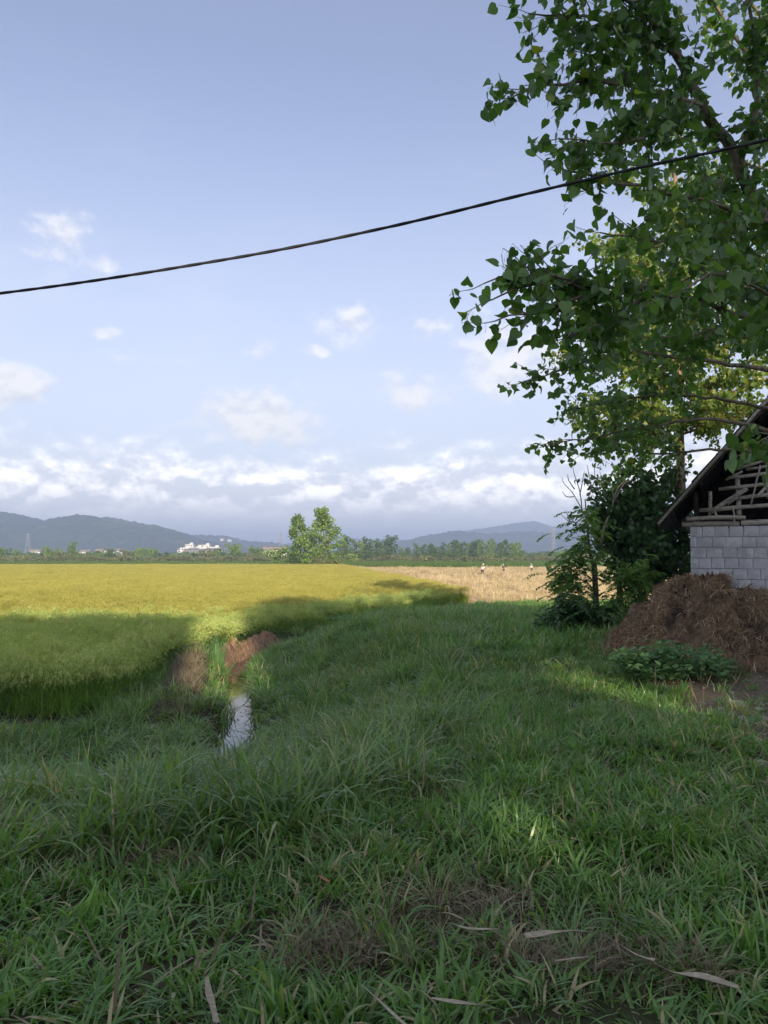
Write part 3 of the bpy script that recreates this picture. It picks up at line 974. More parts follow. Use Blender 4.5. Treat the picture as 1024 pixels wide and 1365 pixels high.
def leaf_mesh(mb, pos, fr, size, tint, V=LEAF_V, F=LEAF_F, mi=0):
    n = len(pos)
    Vn = np.repeat(V[None], n, 0)
    Vn[:, :, 2] *= np.random.default_rng(n).uniform(-1.0, 3.2, n)[:, None]
    Vn[:, :, 0] *= np.random.default_rng(n + 1).uniform(.8, 1.1, n)[:, None]
    v = np.einsum('nij,nkj->nki', fr, Vn) * size[:, None, None] + pos[:, None, :]
    f = F[None] + (np.arange(n) * len(V))[:, None, None]
    mb.add(v.reshape(-1, 3), f.reshape(-1, 3), mi, np.repeat(tint, len(V)))


def resample(pts, step):
    p = np.array([tuple(q) for q in pts], float)
    # Catmull-Rom through the points
    out_ = []
    P_ = np.vstack([2 * p[0] - p[1], p, 2 * p[-1] - p[-2]])
    for i in range(1, len(P_) - 2):
        seg = np.linalg.norm(P_[i + 1] - P_[i])
        k_ = max(2, int(seg / step))
        for tt in np.arange(k_) / k_:
            a, b, c_, d = P_[i - 1], P_[i], P_[i + 1], P_[i + 2]
            out_.append(0.5 * ((2 * b) + (-a + c_) * tt + (2 * a - 5 * b + 4 * c_ - d) * tt ** 2 + (-a + 3 * b - 3 * c_ + d) * tt ** 3))
    out_.append(p[-1])
    return np.array(out_)


def unit(v):
    return v / (np.linalg.norm(v) + 1e-9)


def leafy(limbs, rng, sub_per_m=3.0, sub_len=(0.4, 0.9), twig_per_m=6.0, twig_len=(0.15, 0.4), gap=0.055, size=(0.08, 0.12), droop=0.7, up=0.1, start=0.2):
    """limbs: (points, r0, r1[, start]). Returns limb tubes, a twig MB and leaf arrays"""
    tubes, twigs, lp, ld, la = [], MB(), [], [], []

    def twig(p0, dirv, L, r):
        n = max(3, int(L / 0.10))
        d = unit(dirv)
        p = [np.array(p0)]
        for i in range(n):
            d = unit(d + rng.normal(0, .16, 3) + np.array([0, 0, -0.03]))
            p.append(p[-1] + d * L / n)
        p = np.array(p)
        twigs.tube(p, np.linspace(r, r * 0.35, len(p)), 4, cap=False)
        return p

    def leaves_on(p):
        L = np.linalg.norm(np.diff(p, axis=0), axis=1).sum()
        n = max(2, int(L / gap))
        s = np.linspace(0.15, 1, n) * (len(p) - 1)
        for q in s:
            i = min(int(q), len(p) - 2)
            b = p[i] + (p[i + 1] - p[i]) * (q - i)
            o = rng.normal(0, 1, 3)
            o = unit(o + np.array([0, 0, 0.1])) * rng.uniform(0.02, 0.06)
            lp.append(b + o)
            la.append(b)
            ld.append(unit(o) * 0.6 + np.array([0, 0, -droop]) + rng.normal(0, .35, 3))

    for lm in limbs:
        pts, r0, r1 = lm[:3]
        st = lm[3] if len(lm) > 3 else start
        dens = lm[4] if len(lm) > 4 else 1.0
        lsc = lm[5] if len(lm) > 5 else 1.0
        c_ = resample(pts, 0.15)
        c_[1:-1] += rng.normal(0, 0.012, c_[1:-1].shape)
        tubes.append((c_, np.linspace(r0, r1, len(c_))))
        L = np.linalg.norm(np.diff(c_, axis=0), axis=1).sum()
        ns_ = int(L * sub_per_m * (1 - st) * dens)
        for k_ in range(ns_):
            i = int((st + (1 - st) * (k_ + rng.uniform()) / ns_) * (len(c_) - 2))
            dv = unit(c_[i + 1] - c_[i])
            o = unit(rng.normal(0, 1, 3))
            q = twig(c_[i], dv * 0.55 + o * 0.8 + np.array([0, 0, up]), rng.uniform(*sub_len) * lsc * (1.0 - 0.42 * i / len(c_)), 0.008)
            leaves_on(q)
            Ls = np.linalg.norm(q[-1] - q[0])
            for j in range(int(Ls * twig_per_m + rng.uniform())):
                ii = rng.integers(0, len(q) - 1)
                qq = twig(q[ii], unit(q[ii + 1] - q[ii]) * 0.5 + unit(rng.normal(0, 1, 3)) * 0.9, rng.uniform(*twig_len), 0.004)
                leaves_on(qq)
        leaves_on(twig(c_[-1], c_[-1] - c_[-3], 0.3, max(r1 * 0.7, .004)))
    lp, ld, la = np.array(lp), np.array(ld), np.array(la)
    u_ = np.cross(lp - la, np.array([.3, .5, .8]))
    u_ /= np.linalg.norm(u_, axis=1)[:, None] + 1e-9
    twigs.add(np.stack([la - u_ * .0016, la + u_ * .0016, lp + u_ * .001], 1).reshape(-1, 3), np.arange(len(lp) * 3).reshape(-1, 3))
    sz = rng.uniform(size[0], size[1], len(lp))
    return tubes, twigs, lp, ld, sz


def plant_tree(name, base, label, cat, trunk, limbs, rng, leafmat, bark, group=None, split_leaves=0, V=LEAF_V, F=LEAF_F, trunk_n=12, keep=None, **kw):
    base = np.array(base, float)
    root = thing(name, base, label, cat, group)
    tp, tr0, tr1 = trunk
    c_ = resample(tp, 0.3)
    rr = np.linspace(tr0, tr1, len(c_)) * (1 + 0.06 * rng.normal(0, 1, len(c_)))
    rr[:2] *= [1.5, 1.15]
    MB().tube(c_ - base, rr, trunk_n).build('trunk', bark, root, True)
    tubes, twigs, lp, ld, sz = leafy(limbs, rng, **kw)
    for (q, r) in tubes:
        MB().tube(q - base, r, 7).build('branch', bark, root, True)
    fr = frames(ld, rng)
    ti = rng.uniform(0, 1, len(lp))
    if keep is not None:
        kk = keep(lp)
        lp, fr, sz, ti = lp[kk], fr[kk], sz[kk], ti[kk]
    if twigs.n:
        twigs.v = [q - base for q in twigs.v]
        tag(twigs.build('twigs', bark, root), kind='stuff')
    sep_i = np.array([], int)
    if split_leaves:
        # the leaves that show largest are objects of their own
        vis = np.abs(lp[:, 0] / np.maximum(lp[:, 1], .1)) < 0.5
        vis &= ((lp[:, 2] - CAM_H) / np.maximum(lp[:, 1], .1) < 0.72) & (lp[:, 1] > 1)
        face = np.abs((fr[:, :, 2] * (lp - np.array([0, 0, CAM_H])) / np.linalg.norm(lp - np.array([0, 0, CAM_H]), axis=1)[:, None]).sum(1))
        score = np.where(vis, sz / lp[:, 1] * (0.35 + face), 0)
        sep_i = np.argsort(-score)[:split_leaves]
        meshes = []
        for k_ in range(5):
            meshes.append(MB().add(LEAF_V * np.array([1, 1, (-.8, 2.8, 1, 2, .3)[k_]]), LEAF_F, 0, 0.1 + 0.18 * k_).data('leaf', leafmat))
        for i in sep_i:
            o = link('leaf', meshes[int(ti[i] * 4.99)], root)
            m4 = Matrix([list(fr[i][r]) + [0] for r in range(3)] + [[0, 0, 0, 1]]).to_4x4()
            o.matrix_local = Matrix.Translation(Vector(lp[i] - base)) @ m4 @ Matrix.Scale(float(sz[i]), 4)
    rest = np.ones(len(lp), bool)
    rest[sep_i] = False
    mb = MB()
    leaf_mesh(mb, lp[rest] - base, fr[rest], sz[rest], ti[rest], V, F)
    tag(mb.build('foliage', leafmat, root), kind='stuff')
    print(name, 'leaves', len(lp))
    return root


def T(*a):
    return [at(*q) for q in a]


rt = np.random.default_rng(5)
# near poplar: trunk just outside the frame to the right, limbs reaching in over the grass
ax, ay = 5.0, 7.2
zg = float(terrain(ax, ay))
trunkA = [(ax, ay, zg - 0.2), (ax - .05, ay + .05, 1.6), (ax - .25, ay + .1, 3.4), (ax - .7, ay + .3, 4.6)]
tA = Vector(trunkA[2])
tB = Vector((ax - .12, ay + .07, 2.4))
tC = Vector((ax - .05, ay, 1.9))
limbsA = [
    ([tuple(trunkA[-1])] + T((1020, 290, 7.7), (978, 208, 7.6), (930, 130, 7.4), (892, 50, 7.2), (860, -70, 7.0), (830, -180, 6.9)), 0.075, 0.02, 0.15),
    ([tuple(tA)] + T((1100, 330, 7.3), (990, 287, 7.1), (930, 264, 6.9), (870, 250, 6.7), (810, 240, 6.4), (775, 233, 6.3), (745, 226, 6.2)), 0.04, 0.008, 0.3, 1.0, .75),
    (T((935, 140, 7.4), (850, 118, 7.0), (770, 108, 6.6), (715, 118, 6.3), (682, 130, 6.1)), 0.03, 0.006, 0.1, 1.3),
    (T((905, 75, 7.25), (820, 30, 7.0), (750, 22, 6.6), (705, 18, 6.4)), 0.028, 0.006, 0.1, 1.3),
    (T((895, 55, 7.2), (840, 5, 6.6), (780, -30, 6.2), (720, -60, 6.0)), 0.028, 0.006, 0.1),
    ([tuple(tB)] + T((1090, 470, 6.6), (960, 412, 6.2), (860, 392, 6.0), (780, 382, 5.8), (715, 382, 5.6), (655, 400, 5.45)), 0.04, 0.006, 0.25, 1.7, .7),
    ([tuple(tB)] + T((1110, 430, 5.6), (1010, 385, 5.0), (950, 365, 4.7), (915, 385, 4.5)), 0.03, 0.006, 0.3, 1.1),
    (T((1010, 300, 7.3), (930, 320, 6.9), (860, 318, 6.5), (800, 310, 6.2)), 0.025, 0.006, 0.15, 1.2),
    ([tuple(tC)] + T((1090, 620, 6.2), (1040, 585, 5.8), (1005, 575, 5.5)), 0.022, 0.006, 0.55, .9),
    (T((790, 384, 5.85), (740, 368, 5.65), (690, 366, 5.5), (645, 378, 5.4)), 0.014, 0.005, 0.0, 1.5, .55),
    (T((800, 388, 5.85), (750, 405, 5.65), (700, 418, 5.5), (660, 428, 5.4)), 0.014, 0.005, 0.0, 1.3, .55),
    (T((860, 392, 6.0), (800, 430, 5.8), (750, 452, 5.7)), 0.014, 0.005, 0.1, 1.6),
    (T((985, 225, 7.6), (1010, 130, 7.4), (1000, 30, 7.2), (990, -60, 7.0)), 0.04, 0.01, 0.1, 1.2),
    ([tuple(trunkA[-1])] + T((1060, 200, 8.6), (1020, 100, 8.8), (960, 20, 8.8), (930, -60, 8.8)), 0.05, 0.012, 0.2, 1.0),
    ([tuple(tA)] + T((1060, 420, 7.6), (990, 430, 7.6), (930, 445, 7.6), (880, 450, 7.4)), 0.03, 0.006, 0.2, 1.1),
    (T((930, 130, 7.4), (870, 180, 6.8), (800, 190, 6.3), (745, 185, 6.0)), 0.022, 0.006, 0.15, 1.2),
    ([tuple(tA)] + T((1060, 330, 8.4), (960, 240, 8.8), (890, 230, 9.0), (830, 215, 9.0)), 0.035, 0.008, 0.3, 1.2),
    (T((960, 240, 8.0), (960, 330, 7.6), (900, 380, 7.2), (840, 410, 7.0)), 0.02, 0.006, 0.15, 1.2),
]
limbsA += [([(ax - .2, ay + .1, 3.6), (ax + .9, ay - .6, 5.0), (ax + 1.7, ay - 1.2, 6.2)], 0.05, 0.01, .2, .7),
           ([(ax - .3, ay + .1, 4.0), (ax + .4, ay + 1.1, 5.6), (ax + .9, ay + 1.9, 7.0)], 0.05, 0.01, .2, .7)]
plant_tree('poplar_tree', (ax, ay, zg), 'near poplar with big heart shaped leaves arching in from the right above the cable', 'tree',
           (trunkA, 0.17, 0.085), limbsA, rt, M['poplar'], M['bark'], 'poplars along the lane', split_leaves=300,
           sub_per_m=7.2, sub_len=(0.3, 0.8), twig_per_m=5.0, twig_len=(0.15, 0.4), gap=0.046, size=(0.07, 0.112), droop=0.6)

# second poplar: smaller-looking leaves, lower limbs hanging out to the left
bx, by = 6.5, 11.2
zg = float(terrain(bx, by))
trunkB = [(bx, by, zg - .2), (bx, by, 2.0), (bx - .1, by, 4.5), (bx - .3, by + .1, 7.5), (bx - .4, by, 10.0)]


def bz(z):
    return (bx - 0.03 * z, by, z)


limbsB = [
    ([bz(3.6)] + T((1040, 500, 11.2), (930, 480, 11.3), (840, 470, 11.1), (760, 490, 10.8), (715, 505, 10.5), (690, 512, 10.3)), 0.045, 0.007, .45, 1.1),
    ([bz(2.9)] + T((1060, 590, 11.6), (960, 560, 11.8), (860, 570, 11.8), (780, 585, 11.6), (725, 592, 11.4)), 0.04, 0.007, .58, 1.2),
    ([bz(4.4)] + T((1050, 420, 11.2), (940, 400, 11.4), (850, 410, 11.2), (790, 430, 11.0), (745, 450, 10.6)), 0.045, 0.007, .3, 1),
    ([bz(5.2)] + T((1040, 330, 11.4), (940, 320, 11.8), (860, 330, 12.0), (810, 330, 12.0)), 0.04, 0.007, .3, .9),
    ([bz(6.4)] + T((1040, 240, 11.4), (950, 200, 11.8), (880, 170, 12.0)), 0.04, 0.007, .3, .8),
    ([bz(7.4)] + T((1040, 120, 11.4), (970, 60, 11.8), (930, 0, 12.0)), 0.04, 0.007, .3, .8),
    ([bz(3.3)] + T((1050, 550, 11.8), (940, 530, 12.0), (850, 530, 12.0), (790, 540, 11.8), (750, 552, 11.6)), 0.04, 0.007, .56, 1.3),
    ([bz(2.7)] + T((1060, 610, 12.4), (960, 600, 12.8), (880, 605, 13.0), (820, 600, 13.0), (775, 606, 12.8)), 0.04, 0.007, .62, 1.2),
    ([bz(4.8)] + T((1040, 450, 12.2), (940, 450, 12.6), (860, 450, 12.8), (800, 465, 12.6)), 0.04, 0.007, .3, 1),
    ([bz(5.6)] + T((1060, 380, 10.8), (1000, 330, 10.4), (960, 290, 10.2)), 0.03, 0.007, .3, .8),
    ([bz(4.0)] + [(bx + 1, by + .8, 5), (bx + 2, by + 1.2, 5.8)], 0.04, 0.007, .3, .7),
    ([bz(8.0)] + [(bx + .8, by - .8, 9), (bx + 1.2, by - 1.2, 10.5)], 0.04, 0.007, .3, .7),
    ([bz(9.0)] + [(bx - .8, by + .3, 10.2), (bx - 1.2, by + .5, 11.5)], 0.035, 0.007, .2, .8)]
plant_tree('poplar_tree', (bx, by, zg), 'middle poplar holding dark leafy limbs out to the left above the dead twigs', 'tree',
           (trunkB, 0.16, 0.05), limbsB, rt, M['poplar'], M['bark'], 'poplars along the lane',
           sub_per_m=7.5, sub_len=(0.35, 0.9), twig_per_m=5, twig_len=(0.15, 0.45), gap=0.06, size=(0.08, 0.115), droop=0.6)

# third poplar: sunlit, behind the shed
cx, cy = 8.1, 21.0
zg = float(terrain(cx, cy))
trunkC = [(cx + .1, cy, zg - .2)] + [tuple(at(*q)) for q in ((908, 655, cy), (907, 600, cy), (904, 500, cy), (901, 400, cy), (902, 320, cy), (900, 230, cy))]
limbsC = []
for k_, (z0, ang, L, rise) in enumerate([(4.6, 2.9, 2.6, .25), (5.2, 0.2, 2.6, .3), (5.0, 4.0, 2.4, .2), (5.6, 5.2, 2.6, .35), (6.2, 3.3, 2.9, .5), (6.0, 1.4, 2.2, .4), (6.8, 0.1, 2.5, .5), (7.2, 2.7, 2.6, .6), (7.6, 4.4, 2.4, .5),
                                         (7.9, 5.6, 2.3, .6), (8.4, 3.4, 2.4, .7), (8.8, 0.5, 2.1, .7), (9.3, 2.4, 2.2, .8), (9.8, 4.3, 1.9, .8), (10.2, 5.5, 1.8, .9), (10.7, 3.1, 1.9, .9), (11.2, 0.4, 1.6, .9), (5.4, 3.5, 3.0, .1), (4.9, 5.7, 2.2, .2), (6.6, 3.9, 2.6, .3), (4.8, 3.2, 3.3, .15), (5.3, 2.6, 3.0, .2), (5.8, 3.8, 3.2, .25), (6.3, 2.9, 3.4, .3), (6.9, 3.4, 3.3, .35), (7.4, 3.0, 3.2, .4), (7.8, 4.0, 2.8, .4), (5.0, 4.8, 2.6, .2), (5.5, 5.4, 2.8, .2), (6.1, 4.6, 2.6, .3), (6.7, 5.8, 2.8, .3), (7.3, 5.0, 2.6, .4), (8.1, 2.7, 2.9, .5), (8.7, 3.8, 2.6, .5), (5.1, 0.5, 2.8, .2), (6.0, 0.1, 2.9, .3), (7.0, 5.9, 2.8, .4), (9.1, 4.6, 2.3, .6), (9.0, 3.0, 2.6, .5)]):
    dx, dy = math.cos(ang), math.sin(ang)
    tz = np.array(trunkC)
    x0 = np.interp(z0, tz[:, 2], tz[:, 0])
    limbsC.append(([(x0, cy, z0), (x0 + dx * L * .4, cy + dy * L * .4, z0 + rise * L * .5), (x0 + dx * L * .75, cy + dy * L * .75, z0 + rise * L * .85), (x0 + dx * L, cy + dy * L, z0 + rise * L)], 0.04, 0.008, .15, 1.0))
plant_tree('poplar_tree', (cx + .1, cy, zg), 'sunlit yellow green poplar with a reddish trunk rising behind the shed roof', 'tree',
           (trunkC, 0.15, 0.06), limbsC, rt, M['poplar_sunlit'], M['bark_sunlit'], 'poplars along the lane',
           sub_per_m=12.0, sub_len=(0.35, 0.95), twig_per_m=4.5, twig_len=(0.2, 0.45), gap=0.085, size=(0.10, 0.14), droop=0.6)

# dark broadleaf tree beside the shed
dx0, dy0 = 6.2, 20.3
zg = float(terrain(dx0, dy0))
limbsD = []
rd = np.random.default_rng(9)
for (px, py, dd) in [(790, 660, 19.6), (800, 630, 19.8), (835, 612, 20.2), (870, 620, 20), (815, 690, 19.2), (850, 655, 19.2), (880, 660, 19.8), (780, 685, 19.8), (845, 710, 19.0), (875, 720, 18.8), (885, 690, 19.4), (900, 640, 21), (915, 610, 21.5), (820, 655, 20.6), (862, 740, 19.2), (890, 750, 19.6), (800, 700, 20), (905, 715, 19.5), (898, 735, 18.6), (905, 755, 19), (885, 768, 18.8), (868, 775, 19), (912, 700, 20.4), (900, 690, 20), (845, 740, 19.4), (910, 740, 20), (915, 670, 22), (895, 655, 21.5), (935, 700, 20.3), (935, 735, 20.3), (930, 760, 20), (940, 680, 20.6), (930, 665, 20.4), (925, 720, 19.9), (915, 750, 19.6), (880, 640, 20), (860, 600, 20.6), (895, 620, 20.3)]:
    e = np.array(at(px, py, dd))
    b = np.array([dx0 + .05, dy0, min(e[2] - .6, zg + 1.6) if e[2] > 2 else zg + .9])
    limbsD.append(([tuple(b), tuple(b * .45 + e * .55 + np.array([0, 0, .15])), tuple(e)], 0.03, 0.006, .3, 1.0))
plant_tree('broadleaf_tree', (dx0, dy0, zg), 'dense dark broadleaf tree pressed against the left side of the shed', 'tree',
           ([(dx0, dy0, zg - .2), (dx0, dy0, zg + 1), (dx0 + .1, dy0, zg + 2.2), (dx0 + .2, dy0, zg + 3.2)], 0.09, 0.03), limbsD, rd, M['darkleaf'], M['bark_dark'],
           sub_per_m=13.0, sub_len=(0.3, 0.8), twig_per_m=5.0, twig_len=(0.15, 0.35), gap=0.07, size=(0.13, 0.19), droop=0.45, V=OVAL_V * np.array([1.5, 1, 1]), F=OVAL_F)

# small forked tree with feathery leaves and dead upper twigs
ex, ey = at(795, 812, 19.0).x, 19.0
zg = float(terrain(ex, ey))
fork = np.array(at(792, 752, ey))
bare_mb = MB()


def bare_branch(pts, r):
    q = resample([at(a, b, ey + c_) for a, b, c_ in pts], 0.12)
    bare_mb.tube(q - np.array([ex, ey, zg]), np.linspace(r, 0.006, len(q)), 5)


rootE = thing('feathery_sapling', (ex, ey, zg), 'small forked sapling with feathery leaves and bare grey twigs on top', 'tree')
tk = resample([(ex, ey, zg - .2)] + T((794, 790, ey), (792, 752, ey)), 0.15)
MB().tube(tk - np.array([ex, ey, zg]), np.linspace(.085, .065, len(tk)), 9).build('trunk', M['bark_dark'], rootE, True)
for pts, r0 in (([(792, 754, 0), (786, 735, 0), (783, 700, -.2), (780, 665, -.2)], .045), ([(793, 753, 0), (800, 735, 0), (805, 705, .2), (815, 680, .3), (824, 650, .3), (836, 640, .3)], .05)):
    q = resample([at(a, b, ey + c_) for a, b, c_ in pts], .15)
    MB().tube(q - np.array([ex, ey, zg]), np.linspace(r0, .012, len(q)), 7).build('branch', M['bark'], rootE, True)
for pts in ([(781, 690, -.2), (772, 672, -.2), (762, 655, -.3), (752, 645, -.3), (749, 636, -.3)], [(776, 680, -.2), (773, 655, -.2), (765, 630, -.2), (764, 622, -.2)], [(773, 660, -.2), (777, 640, -.1), (779, 628, -.1)],
            [(765, 662, -.3), (755, 662, -.3), (750, 655, -.3)], [(766, 652, -.25), (758, 640, -.3), (757, 632, -.3)], [(783, 704, -.2), (770, 697, -.3), (757, 694, -.3), (747, 684, -.3)], [(760, 695, -.3), (757, 687, -.3), (754, 681, -.3)],
            [(783, 668, -.2), (788, 650, 0), (785, 632, 0), (783, 620, 0)], [(788, 650, 0), (793, 640, 0), (792, 618, 0)], [(787, 645, 0), (796, 652, 0), (796, 632, 0)], [(815, 680, .3), (818, 660, .3), (808, 640, .2)], [(820, 665, .3), (832, 645, .3), (842, 640, .3)]):
    bare_branch(pts, 0.016)
tag(bare_mb.build('dead_twigs', M['twig'], rootE), kind='stuff')


def fronds(mb, base, rng, n, length, leaflet, mat_mi=0, up=0.5, center=None):
    """compound leaves: a rachis with paired leaflets"""
    for i in range(n):
        b = base[i]
        a = rng.uniform(0, 2 * PI)
        d = np.array([math.cos(a), math.sin(a), rng.uniform(-.1, up)])
        L = length * rng.uniform(.6, 1.2)
        p, q = b.copy(), unit(d)
        pts = [p]
        for s in range(7):
            q = unit(q + np.array([0, 0, -0.13]))
            pts.append(pts[-1] + q * L / 7)
        pts = np.array(pts)
        mb.tube(pts, np.linspace(.005, .002, 8), 3, 0, .3, False)
        pp, dd = [], []
        for s in range(1, 8):
            tdir = unit(pts[s] - pts[s - 1])
            side = unit(np.cross(tdir, np.array([0, 0, 1.0])))
            for sg in (-1, 1):
                pp.append(pts[s])
                dd.append(side * sg + tdir * .5 + np.array([0, 0, -.25]) + rng.normal(0, .12, 3))
            if s % 2 == 0:
                pp.append((pts[s] + pts[s - 1]) / 2)
                dd.append(side * rng.choice([-1, 1]) + tdir * .5)
        dd = np.array(dd)
        y = dd / np.linalg.norm(dd, axis=1)[:, None]
        x = np.cross(y, np.array([0, 0, 1.0]) + rng.normal(0, .2, (len(y), 3)))
        x /= np.linalg.norm(x, axis=1)[:, None]
        fr = np.stack([x, y, np.cross(x, y)], -1)
        leaf_mesh(mb, np.array(pp), fr, rng.uniform(.75, 1.15, len(pp)) * leaflet, np.full(len(pp), rng.uniform()), OVAL_V * np.array([1.25, 1, 1]), OVAL_F, mat_mi)


rf = np.random.default_rng(33)
fb = []
for (px, py, rx, ry, n) in [(768, 745, 26, 34, 100), (760, 788, 26, 30, 90), (786, 715, 18, 30, 50), (775, 690, 14, 20, 26), (754, 768, 24, 22, 60)]:
    for i in range(n):
        fb.append(np.array(at(px + rf.normal(0, .5) * rx, py + rf.normal(0, .5) * ry, ey + rf.normal(0, .4))))
fm = MB()
fronds(fm, np.array(fb) - np.array([ex, ey, zg]), rf, len(fb), 0.42, 0.095)
tag(fm.build('foliage', M['feather'], rootE), kind='stuff')


def shrub(name, label, cat, px, py, d, pts, n_fr, length, leaflet, mat, rng, group=None, stems=5, broad=False):
    b = at(px, py, d)
    z0 = float(terrain(b.x, d))
    base = np.array([b.x, d, z0])
    root = thing(name, base, label, cat, group)
    fb, sm = [], MB()
    for (qx, qy, rx, ry, w_) in pts:
        c_ = np.array(at(qx, qy, d))
        for k_ in range(stems):
            e = c_ + rng.normal(0, .12, 3)
            sm.tube(resample([(rng.normal(0, .1), rng.normal(0, .1), -.1), tuple((e - base) * .5 + rng.normal(0, .06, 3)), tuple(e - base)], .2), [.012] * 1, 4, 0, .4, False) if False else None
        s = resample([(0, 0, -.1), tuple((c_ - base) * .5 + rng.normal(0, .08, 3)), tuple(c_ - base)], .2)
        sm.tube(s, np.linspace(.018, .006, len(s)), 5)
        for i in range(int(n_fr * w_)):
            fb.append(np.array(at(qx + rng.normal(0, .5) * rx, qy + rng.normal(0, .5) * ry, d + rng.normal(0, .35))))
    sm.build('stems', M['bark_dark'], root)
    fb = np.array(fb)
    fb[:, 2] = np.maximum(fb[:, 2], z0 + .05)
    mb = MB()
    if broad:
        for q_ in fb - base:
            n_ = rng.integers(4, 8)
            a_ = rng.uniform(0, 6.28, n_)
            dv = np.stack([np.cos(a_), np.sin(a_), rng.uniform(-.3, .7, n_)], -1)
            leaf_mesh0(mb, q_ + dv * .03, frames0(dv, rng), rng.uniform(.6, 1.2, n_) * length * .45, rng.uniform(0, 1, n_))
    else:
        fronds(mb, fb - base, rng, len(fb), length, leaflet)
    tag(mb.build('foliage', mat, root), kind='stuff')
    return root


shrub('feathery_shrub', 'bright green feathery shrub between the sapling and the dung heap', 'shrub', 840, 815, 18.2,
      [(832, 770, 18, 20, .8), (856, 765, 20, 22, 1), (846, 795, 24, 18, 1), (818, 805, 14, 12, .4)], 80, 0.38, 0.085, M['feather'], rf)
shrub('leafy_weed_clump', 'dark low weed clump at the foot of the feathery sapling', 'plant', 765, 832, 17.0,
      [(745, 825, 24, 12, 1), (775, 815, 22, 14, 1), (800, 815, 18, 12, .8), (760, 805, 16, 12, .6)], 80, 0.30, 0.10, M['darkleaf'], rf)
shrub('leafy_weed_clump', 'broad leafed weed clump in front of the dung heap', 'plant', 890, 905, 10.7,
      [(845, 880, 30, 16, 1), (885, 872, 30, 18, 1), (930, 882, 30, 18, 1), (905, 895, 36, 14, .9), (960, 890, 16, 14, .5), (870, 900, 30, 12, .6)], 85, 0.24, 0.065, M['weed'], rf, broad=True)
shrub('leafy_weed_clump', 'pale weed mound standing on the bank right of the ditch bend', 'plant', 520, 850, 24.0,
      [(510, 840, 34, 12, 1), (545, 828, 24, 9, 1), (470, 848, 26, 10, .8)], 60, 0.32, 0.09, M['weed'], rf, broad=True)

# reeds at the ditch bend
wy0 = 19.2
wxx = float(ditch_x(wy0)) - 0.55
rm = blade_clump(120, 0.95, 0.016, 0.22, 0.10, 0.25, rf, 5)
o = rm.build('reed_clump', M['weed'], None, False, (wxx, wy0, float(terrain(wxx, wy0)) - .05))
tag(o, 'upright green reed clump standing in the ditch at the mud bank', 'plant')

# ------------------------------------------------------------------ mud bank heaps along the ditch


def mud_mound(name, pts, w, h, label, seed, zoff=0.0):
    c_ = resample(pts, .08)
    n, k_ = len(c_), 17
    tdir = np.gradient(c_, axis=0)[:, :2]
    tdir /= np.linalg.norm(tdir, axis=1)[:, None]
    nrm = np.stack([-tdir[:, 1], tdir[:, 0]], -1)
    a = np.linspace(-1, 1, k_)
    s = np.linspace(0, 1, n)
    env = np.sqrt(np.clip(1 - (2 * s - 1) ** 6, 0, 1)) * (0.75 + 0.5 * vnoise(s * 7, s * 0, seed))
    V = np.zeros((n, k_, 3))
    V[:, :, 0] = c_[:, None, 0] + nrm[:, None, 0] * a[None] * w * env[:, None]
    V[:, :, 1] = c_[:, None, 1] + nrm[:, None, 1] * a[None] * w * env[:, None]
    V[:, :, 2] = c_[:, None, 2] - .12 - .45 * np.abs(a)[None] ** 3 + (h * np.cos(a * PI / 2)[None] ** .7) * env[:, None]
    V[:, :, 2] += (fbm(V[:, :, 0] * 3.1, V[:, :, 1] * 3.1, seed, 5, .7) - .5) * 0.62 * np.cos(a * PI / 2)[None]
    i_ = (np.arange(n - 1)[:, None] * k_ + np.arange(k_ - 1)[None]).ravel()
    o = MB().add(V.reshape(-1, 3), np.stack([i_, i_ + 1, i_ + k_ + 1, i_ + k_], -1)).build(name, M['mud'], smooth=False)
    return tag(o, label, 'mud bank', 'dug mud banks along the ditch')


def ditch_pts(y0, y1, off, dz, n=6):
    y = np.linspace(y0, y1, n)
    x = ditch_x(y) + off
    return [(a, b, FLD + dz) for a, b in zip(x, y)]


mud_mound('mud_bank', ditch_pts(20.2, 26.6, -0.62, 0.0), 0.42, 0.48, 'reddish dug mud bank curving round the far bend of the ditch', 3)
mud_mound('mud_bank', ditch_pts(14.6, 18.6, -1.15, 0.0), 0.50, 0.48, 'greyish dug mud bank on the near left lip of the ditch', 6)

# ------------------------------------------------------------------ shed
SY = 14.6
SROT = rad(-23.0)
SC = Vector((at(921, 760, SY).x, SY, 0.0))          # near left corner of the shed
SX, SN = Vector((math.cos(SROT), math.sin(SROT), 0)), Vector((-math.sin(SROT), math.cos(SROT), 0))


def ats(px, py, yl):
    """point of the shed's own frame, at depth yl behind its front wall, along the ray through a pixel"""
    q = pix_dir(px, py)
    o_ = Vector((0, 0, CAM_H)) - SC
    k_ = (yl - o_.dot(SN)) / q.dot(SN)
    p = o_ + q * k_
    return Vector((p.dot(SX), yl, p.z))


